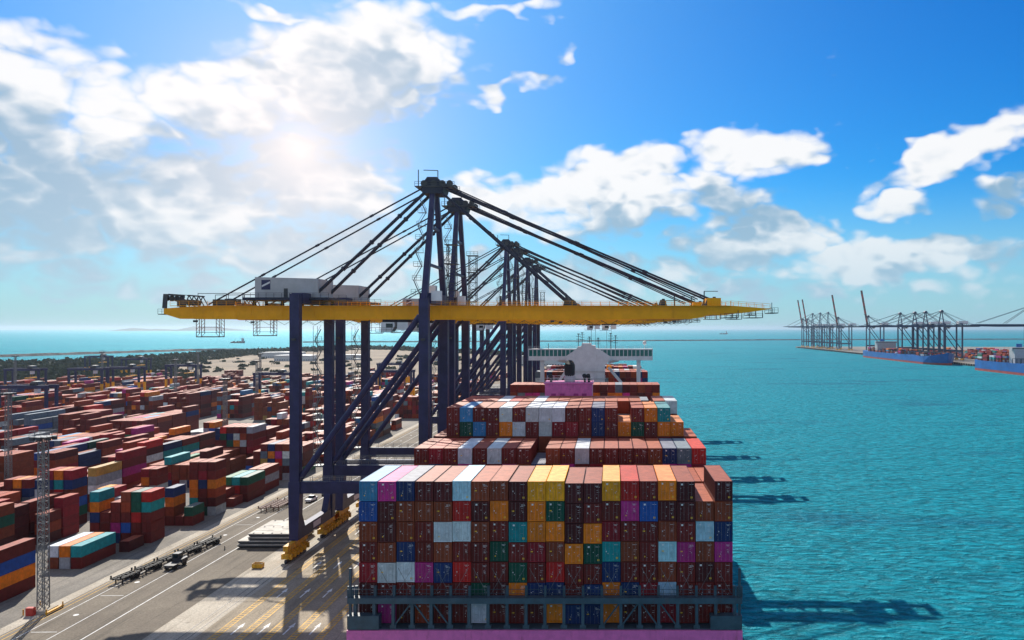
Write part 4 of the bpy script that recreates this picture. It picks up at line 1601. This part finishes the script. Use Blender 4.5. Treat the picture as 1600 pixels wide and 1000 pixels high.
def make_tractor():
    g = thing('terminal_tractor', 'black terminal tractor unit standing alone beside the trailer line', 'truck', (-99.3, 174.0, QZ), -.05)
    m = MB()
    m.box(-.55, .55, 0, 5.6, .7, 1.0)
    m.box(-1.2, 1.2, .2, 3.0, 1.0, 1.16)
    m.build('chassis', STEEL, g)
    m = MB()
    m.prof([(-1.2, .8), (.3, .8), (.3, 2.9), (-1.2, 2.9)], 3.5, 5.2)
    m.hull([(-1.2, 5.2, .8), (.3, 5.2, .8), (.3, 5.2, 1.9), (-1.2, 5.2, 1.9)], [(-1.2, 5.7, .8), (.3, 5.7, .8), (.3, 5.6, 1.6), (-1.2, 5.6, 1.6)])
    m.box(.4, 1.2, 3.4, 5.6, .8, 1.7)
    cab = m.build('cab', STEEL, g)
    m = MB()
    m.box(-1.05, .15, 3.44, 3.5, 1.9, 2.7)
    m.box(.3, .33, 3.8, 5.0, 1.9, 2.7)
    m.box(-1.23, -1.2, 3.8, 5.0, 1.9, 2.7)
    m.box(-1.05, .15, 5.2, 5.23, 1.95, 2.7)
    m.build('window', GLASS, cab)
    for y in (1.1, 4.7):
        for x in (-1.2, .65):
            m = MB()
            m.tube((x, y, .52), (x + .55, y, .52), .52, 16)
            m.build('wheel', BLACK, g)
    return g


make_tractor()


def make_pickup(label, x, y, rz, mat):
    g = thing('pickup_truck', label, 'car', (x, y, QZ), rz, 'cars under the quay cranes')
    m = MB()
    pts = [(0, .45), (5.1, .45), (5.1, 1.0), (5.0, 1.12), (2.1, 1.12), (2.1, 1.05), (0, 1.05)]
    m.hull([(-.9, yy, z) for yy, z in pts], [(.9, yy, z) for yy, z in pts])
    m.build('body', mat, g)
    m = MB()
    lo = [(-.86, 2.05, 1.1), (.86, 2.05, 1.1), (.86, 4.1, 1.1), (-.86, 4.1, 1.1)]
    hi = [(-.68, 2.2, 1.75), (.68, 2.2, 1.75), (.68, 3.4, 1.75), (-.68, 3.4, 1.75)]
    m.hull(lo, hi)
    m.build('cabin', GLASS, g)
    m = MB()
    m.box(-.7, .7, 2.18, 3.42, 1.74, 1.8)
    m.build('roof', mat, g)
    for yy in (.95, 4.1):
        for xx in (-.92, .68):
            m = MB()
            m.tube((xx, yy, .36), (xx + .24, yy, .36), .36, 14)
            m.build('wheel', BLACK, g)
    return g


make_pickup('white pickup truck on the road past the first crane leg', -94.6, 242.0, -.1, WHITE)
make_pickup('grey pickup truck on the road just ahead of the white one', -93.0, 252.0, .3, GALV)

HG = 'hatch covers piled beside the first crane'
HN = ['bottom', 'second lowest', 'second highest', 'top']
for k in range(4):
    x0 = -92.6 if k < 2 else -90.2
    g = thing('hatch_cover', f'{HN[k]} slab in the pile of weathered steel hatch covers', 'hatch cover', (x0, 192.2 + .25 * k, QZ + .25 + k * .82), 0, HG)
    w, d = -78.6 - x0, 13.6
    m = MB()
    m.box(0, w, 0, d, .42, .66)
    m.build('top_plate', HATCH, g)
    m = MB()
    for yy in np.linspace(.1, d - .5, 6):
        m.box(.15, w - .15, yy, yy + .35, 0 if True else .1, .42)
    m.box(.15, .5, .45, d - .5, .05, .42)
    m.box(w - .5, w - .15, .45, d - .5, .05, .42)
    m.build('rib', STEEL, g)
    if k == 3:
        m = MB()
        for yy in (3.2, 7.8):
            m.box(.4, w * .42, yy, yy + .16, .661, .70)
            m.box(w * .55, w - .4, yy + 1.6, yy + 1.76, .661, .70)
        for xx in np.linspace(1.2, w - 1.2, 5):
            for yy in (.5, 6.6, 12.9):
                m.box(xx - .16, xx + .16, yy - .16, yy + .16, .661, .80)
        m.build('deck_fitting', STEEL, g)
for k, (xx, yy) in enumerate([(-92.3, 192.5), (-79.2, 192.5), (-92.3, 205.4), (-79.2, 205.4)]):
    pass
m = MB()
for yy in (193.0, 199, 205.0):
    m.box(-92.3, -79.0, yy, yy + .3, QZ, QZ + .25)
tag(m.build('timber_bearer', RUSTB), 'dark timber bearers under the pile of hatch covers', 'timber')
LBW = ['by the first crane bogies', 'between the first two cranes', 'past the second crane']
for k, (x, y) in enumerate(((-80.2, 176.5), (-80.6, 211.5), (-80.0, 248))):
    g = thing('lashing_bin', 'open steel bin of lashing gear on the rail strip, ' + LBW[k], 'bin', (x, y, QZ), .2 * k, 'lashing gear bins on the quay')
    m = MB()
    m.box(-1.1, 1.1, -.75, .75, .12, .24)
    for a in (-1.1, 1.04):
        m.box(a, a + .06, -.75, .75, .24, 1.1)
    for a in (-.75, .69):
        m.box(-1.04, 1.04, a, a + .06, .24, 1.1)
    m.build('tray', [BOGIE, RUSTB, SHIPBLUE][k], g)
    m = MB()
    for q_ in range(9):
        m.tube((-.95, -.55 + .13 * q_, .35 + .06 * (q_ % 3)), (.95, -.5 + .12 * q_, .9 + .05 * (q_ % 4)), .04, 5)
    m.build('rod', GALV, g)
    for xx in (-.9, .75):
        m = MB()
        m.box(xx, xx + .15, -.7, .7, 0, .12)
        m.build('skid', STEEL, g)
g = thing('marker_post', 'small dark marker post standing alone on the open asphalt', 'post', (-95.0, 191.0, QZ))
m = MB()
m.tube((0, 0, .06), (0, 0, .95), .13, 10, .09)
m.build('post', STEEL, g)
m = MB()
m.tube((0, 0, 0), (0, 0, .06), .3, 12)
m.build('foot', BLACK, g)


# ------------------------------------------------------------------ far side: land, foliage, breakwaters, far terminal
def breakwater(name, pts, w=11, h=5.0):
    m = MB()
    rg = random.Random(3)
    for (x0, y0), (x1, y1) in zip(pts[:-1], pts[1:]):
        d = Vector((x1 - x0, y1 - y0, 0))
        n = max(2, int(d.length / 16))
        nv = Vector((-d.y, d.x, 0)).normalized()
        prev = None
        for k in range(n + 1):
            p = Vector((x0, y0, 0)) + d * k / n
            hh = h * rg.uniform(.85, 1.12)
            lp = [p - nv * w - Vector((0, 0, 1)), p - nv * w * .3 + Vector((0, 0, hh)), p + nv * w * .3 + Vector((0, 0, hh)), p + nv * w - Vector((0, 0, 1))]
            if prev:
                m.hull(prev, lp)
            prev = lp
    return tag(m.build(name, ROCK), 'long low rock breakwater crossing the sea, ' + ('off the wooded coast' if pts[0][0] < -1400 else 'far out towards the horizon'), 'breakwater', 'rock breakwaters')


breakwater('breakwater', [(-1560, 900), (-1231, 1565), (-1150, 1805), (-1085, 2012), (-850, 2060), (-700, 2120)])
breakwater('breakwater', [(-1250, 3150), (-360, 3353), (893, 3806), (2600, 4100)])

rg = random.Random(9)
vs, fs, cs = [], [], []


def clump(x, y, z, r, h):
    base = rg.uniform(.6, 1.25)
    for k in range(12):
        a = rg.uniform(0, 6.28)
        rr = r * math.sqrt(rg.random())
        px, py_, pz = x + rr * math.cos(a), y + rr * math.sin(a), z + h * rg.uniform(.1, 1.0) * (1 - .5 * rr / r)
        s_ = r * rg.uniform(.3, .6)
        u = Vector((rg.uniform(-1, 1), rg.uniform(-1, 1), rg.uniform(-.4, .4))).normalized() * s_
        v = Vector((rg.uniform(-.5, .5), rg.uniform(-.5, .5), rg.uniform(.4, 1))).normalized() * s_
        p = Vector((px, py_, pz))
        i = len(vs)
        vs.extend([p - u - v * .6, p + u - v * .6, p + u * .7 + v, p - u * .6 + v * .8])
        fs.append((i, i + 1, i + 2, i + 3))
        k_ = base * rg.uniform(.6, 1.3)
        cs.append((.060 * k_, .068 * k_, .032 * k_, 1))


COAST = [(-905, 960), (-880, 1105), (-825, 1185), (-800, 1290), (-812, 1500), (-800, 1690), (-780, 1870), (-690, 2090), (-530, 1970), (-400, 1815), (-280, 1675), (-170, 1515)]
for (x0, y0), (x1, y1) in zip(COAST[:-1], COAST[1:]):
    ln = math.hypot(x1 - x0, y1 - y0)
    for k in range(int(ln * (1.5 if y0 < 2000 and x0 < -700 else .7))):
        f = rg.random()
        off = abs(rg.gauss(0, 42 if x0 < -700 else 14))
        x = x0 + (x1 - x0) * f + (off if x0 < -700 else -off * .3)
        y = y0 + (y1 - y0) * f - (0 if x0 < -700 else off)
        clump(x, y, QZ, rg.uniform(4, 8), rg.uniform(4, 11))
for k in range(4200):
    x, y = rg.uniform(-905, -430), rg.uniform(770, 1230)
    if x < -905 + (y - 770) * .22 or x > -470 - (y - 770) * .55 + rg.gauss(0, 30):
        continue
    clump(x, y, QZ, rg.uniform(4, 8), rg.uniform(4, 9))
for k in range(150):
    clump(rg.uniform(-760, -150), rg.uniform(930, 1500), QZ, rg.uniform(3, 7), rg.uniform(1.5, 3))
me = bpy.data.meshes.new('coastal_woodland')
me.from_pydata([tuple(v) for v in vs], [], fs)
at = me.attributes.new('paint', 'FLOAT_COLOR', 'FACE')
at.data.foreach_set('color', np.array(cs, np.float32).ravel())
me.materials.append(LEAF)
tag(link('coastal_woodland', me), 'dark green belt of scrubby trees along the far coast', 'trees', None, 'stuff')

for k, (x, y, w, d, h) in enumerate([(-560, 1290, 60, 30, 9), (-470, 1340, 40, 26, 8), (-640, 1420, 70, 30, 10), (-330, 1300, 50, 30, 8), (-130, 1120, 60, 34, 14)]):
    b_ = building('warehouse', ['long low white warehouse on the sandy ground, widest of them', 'small white warehouse on the sandy ground near the coast', 'white warehouse backed by the wooded coast', 'white warehouse seen between the quay crane legs', 'grey roofed warehouse beyond the last quay crane'][k], x, x + w, y, y + d, h, CREAM, WHITE if k < 4 else GALV)
    b_['group'] = 'warehouses on the sandy ground'

# hazy hills on the horizon
m = MB()
hr = random.Random(4)
prof = []
N = 60
for k in range(N + 1):
    u = k / N
    e = math.sin(math.pi * u) ** .7
    h = e * (70 + 60 * math.sin(u * 9 + 1) + 25 * math.sin(u * 23))
    prof.append((-11400 + 2800 * u, max(4, h)))
for (x0, h0), (x1, h1) in zip(prof[:-1], prof[1:]):
    m.hull([(x0, 17300, -3), (x0, 18000, h0), (x0, 19500, -3)], [(x1, 17300, -3), (x1, 18000, h1), (x1, 19500, -3)])
HILL = plain('hill_scrub', (.07, .085, .06), .9, var=.3, scale=.002)
tag(m.build('hills', HILL), kind='structure')

# far terminal across the basin
FX = 553.0
slab('far_quay', [(FX, 820), (1500, 820), (1500, 2260), (FX, 2330)], -6, QZ, YARDM)
m = MB()
for k in range(180):
    m.box(FX - 1.2, FX - .01, 830 + k * 8.2, 832.4 + k * 8.2, .4, 3.4)
tag(m.build('quay_fender_row', BLACK), 'row of black rubber fenders along the far terminal quay wall', 'fenders', None, 'stuff')
fm = Mass()
fr = random.Random(77)
bx = 640.0
for blk in range(11):
    y = 900.0
    mean = fr.uniform(2.5, 4.5)
    while y < 1560:
        if fr.random() < .1:
            y += 13
            mean = fr.uniform(2, 5)
            continue
        for k in range(6):
            n = max(0, min(6, int(round(fr.gauss(mean, .9)))))
            for ti in range(n):
                fm.add(bx + 2.62 * k, y, QZ + ti * 2.6, 12.19, 2.58, fr.choice(MIX), top=ti == n - 1)
        y += 12.9
    bx += 27
fm.build('far_terminal_containers', 'mass of mixed containers stacked across the basin on the far terminal')

FG = 'cranes on the far terminal'
PALEB = plain('pale_blue_paint', (.06, .09, .14), .5, var=.2, scale=.2)
NAVY2 = plain('far_crane_blue', (.012, .028, .075), .5, var=.2, scale=.2)
fc = make_crane('', FG, navy=NAVY2, girder=NAVY2, stay=NAVY2, detail=False, apex=86.5, trolley=-12, out=80)
FW = ['on the far terminal, nearest the open frame of its row', '', '', '']
FARC = [(1509, 'blue far terminal crane over the blue ship, closest to its stern'), (1436, 'blue far terminal crane over the blue ship, second from its stern'), (1387, 'blue far terminal crane over the blue ship, third from its stern'), (1320, 'blue far terminal crane over the blue ship, closest to its bow'), (1042, 'blue far terminal crane over the second blue ship')]
for k, (y, lb) in enumerate(FARC):
    c = fc if k == 0 else copy_tree(fc)
    c.location = (FX + 8, y, QZ)
    c.rotation_euler = (0, 0, math.pi)
    c['label'] = lb
fd = make_crane('', FG, navy=PALEB, girder=PALEB, stay=PALEB, detail=False, apex=98, trolley=-12, out=84)
for k, (y, lb) in enumerate([(2165, 'pale blue crane with lowered boom at the far quay end, outermost of three'), (2086, 'pale blue crane with lowered boom at the far quay end, middle of three'), (2010, 'pale blue crane with lowered boom at the far quay end, innermost of three')]):
    c = fd if k == 0 else copy_tree(fd)
    c.location = (FX + 8, y, QZ)
    c.rotation_euler = (0, 0, math.pi)
    c['label'] = lb
fe = make_crane('', FG, navy=PALEB, girder=PALEB, stay=PALEB, detail=False, raised=True, boomstripe=(RUSTB, REDH), apex=84, trolley=-12)
for k, (y, lb) in enumerate([(2275, 'far crane with raised striped boom at the very quay end'), (2222, 'far crane with raised striped boom, second from the quay end'), (1922, 'far crane with raised striped boom, third from the quay end'), (1697, 'far crane with raised striped boom standing closest to the blue ship')]):
    c = fe if k == 0 else copy_tree(fe)
    c.location = (FX + 8, y, QZ)
    c.rotation_euler = (0, 0, math.pi)
    c['label'] = lb


def far_ship(label, x, ybow, L, beam, deck, with_house=True, bow_near=True):
    """hull along y; bow at ybow pointing to -y when bow_near"""
    sg = 1 if bow_near else -1
    g = thing('cargo_ship', label, 'ship', (x, ybow, 0), 0, 'blue ships at the far terminal')
    hb = beam / 2
    sect = [(0, .6, 6.5), (9, hb * .5, 4.0), (24, hb * .88, 1.5), (45, hb, 0), (L - 20, hb, 0), (L, hb * .92, .8)]
    for nm, mat, za, zb_ in (('hull', BLUEH, 3.2, None), ('boot_topping', REDH, -2.0, 3.2)):
        m = MB()
        prev = None
        for (yy, wd, up) in sect:
            top = zb_ if zb_ is not None else deck + up
            fl = .80 if nm == 'boot_topping' and yy < 30 else 1.0
            lo = .55 if nm == 'hull' and yy < 12 else (.85 if nm == 'hull' and yy < 30 else 1.0)
            yo = yy + (4.5 if yy == 0 else 0)
            lp = [(-wd * fl * lo, sg * (yo if nm == 'boot_topping' else yo), za), (wd * fl * lo, sg * yo, za), (wd * fl, sg * (yy if nm == 'hull' else yo), top), (-wd * fl, sg * (yy if nm == 'hull' else yo), top)]
            if nm == 'boot_topping':
                lp = [(a * .995, b, c) for a, b, c in lp]
            if prev:
                m.hull(prev, lp)
            prev = lp
        m.build(nm, mat, g)
    if with_house:
        yb = L * (.78 if L > 340 else .69)
        m = MB()
        m.box(-hb * .8, hb * .8, sg * yb, sg * yb + sg * 14, deck, deck + 17)
        m.box(-hb * .9, hb * .9, sg * yb + sg * 2, sg * yb + sg * 8, deck + 17, deck + 20)
        hs_ = m.build('deckhouse', GREYW, g)
        m = MB()
        for z in (26,):
            m.box(-hb * .88, hb * .88, min(sg * yb + sg * 1.9, sg * yb + sg * 8.1), max(sg * yb + sg * 1.9, sg * yb + sg * 8.1), deck + 18, deck + 19)
        m.build('window_band', GLASS, hs_)
        m = MB()
        m.tube((0, sg * (yb + 24), deck), (0, sg * (yb + 24), deck + 24), 3.6, 12)
        m.build('funnel', BLUEH, g)
    for k in range(14):
        m = MB()
        yy = 40 + k * (L - 70) / 14
        for xx in np.linspace(-hb + .6, hb - .6, 9):
            m.box(xx - .35, xx + .35, sg * yy - .4, sg * yy + .4, deck, deck + 5.5)
        m.box(-hb + .2, hb - .2, sg * yy - .6, sg * yy + .6, deck + 5.5, deck + 6)
        m.build('lashing_bridge', SHIPBLUE, g)
    return g


far_ship('blue container ship with red waterline and few boxes aboard, bow on', 527.5, 1214, 350, 45, 13.0)
far_ship('blue container ship stern with stacked boxes beyond the open basin', 527.5, 1083 - 330, 330, 45, 14.0)
fm2 = Mass()
for k in range(14):
    y = 1214 + 46 + k * 20
    n = fr.choice((0, 1, 1, 2, 2, 3))
    for i in range(16):
        for ti in range(max(0, n - fr.choice((0, 0, 1)))):
            fm2.add(527.5 - 20 + 2.6 * i, y, 13.0 + .3 + ti * 2.6, 12.19, 2.58, fr.choice(MIX))
for y in (1062, 1047, 1028, 1010):
    for i in range(16):
        for ti in range(fr.choice((3, 4, 5))):
            fm2.add(527.5 - 20 + 2.6 * i, y, 14.0 + .3 + ti * 2.6, 12.19, 2.58, fr.choice(MIX + ['white'] * 6))
fm2.build('far_ship_containers', 'mixed containers on deck of the two blue ships across the basin')


def coaster(label, x, y, L, rz=0.0):
    g = thing('small_freighter', label, 'ship', (x, y, 0), rz, 'freighters out at sea')
    m = MB()
    h = L * .10
    for a, b in (((-L / 2, L * .07, h), (-L * .3, L * .085, h * .8)), ((-L * .3, L * .085, h * .8), (L * .3, L * .085, h * .8)), ((L * .3, L * .085, h * .8), (L / 2, .4, h * 1.5))):
        m.hull([(a[0], -a[1], -1), (a[0], a[1], -1), (a[0], a[1], a[2]), (a[0], -a[1], a[2])], [(b[0], -b[1], -1), (b[0], b[1], -1), (b[0], b[1], b[2]), (b[0], -b[1], b[2])])
    m.build('hull', STEEL, g)
    m = MB()
    m.box(L * .28, L * .42, -L * .06, L * .06, h * .8, h * 3.0)
    m.box(L * .27, L * .38, -L * .07, L * .07, h * 3.0, h * 3.6)
    m.build('deckhouse', GREYW, g)
    m = MB()
    for xx in (-.36, -.08, .12):
        m.box(L * xx, L * (xx + .14), -L * .05, L * .05, h * .8, h * 1.35)
    m.build('cargo_hatch', RUSTB, g)
    m = MB()
    m.tube((-L * .2, 0, h), (-L * .2, 0, h * 3.2), L * .008, 5)
    m.build('mast', STEEL, g)
    return g


coaster('small dark freighter on the glittering sea beyond the wooded coast', -1470, 3060, 55)
coaster('faint pale freighter far out on the horizon past the boom', 1100, 7600, 80)

# ------------------------------------------------------------------ haze
m = MB()
m.box(-30000, 30000, -700, 42000, -8, 132)
hz = m.build('haze', None)
hm = bpy.data.materials.new('haze_air')
hm.use_nodes = True
hm.node_tree.nodes.clear()
tt = NT(hm.node_tree)
ho = tt.n('ShaderNodeOutputMaterial')
hv = tt.n('ShaderNodeVolumePrincipled', {'Color': (.72, .88, 1.0, 1.0), 'Density': 0.00004, 'Anisotropy': 0.7})
hm.node_tree.links.new(hv.outputs[0], ho.inputs['Volume'])
hz.data.materials.clear()
hz.data.materials.append(hm)
tag(hz, 'thin pale sea haze filling the air', 'haze', None, 'stuff')
print('containers:', n_cont, 'objects:', len(bpy.data.objects))
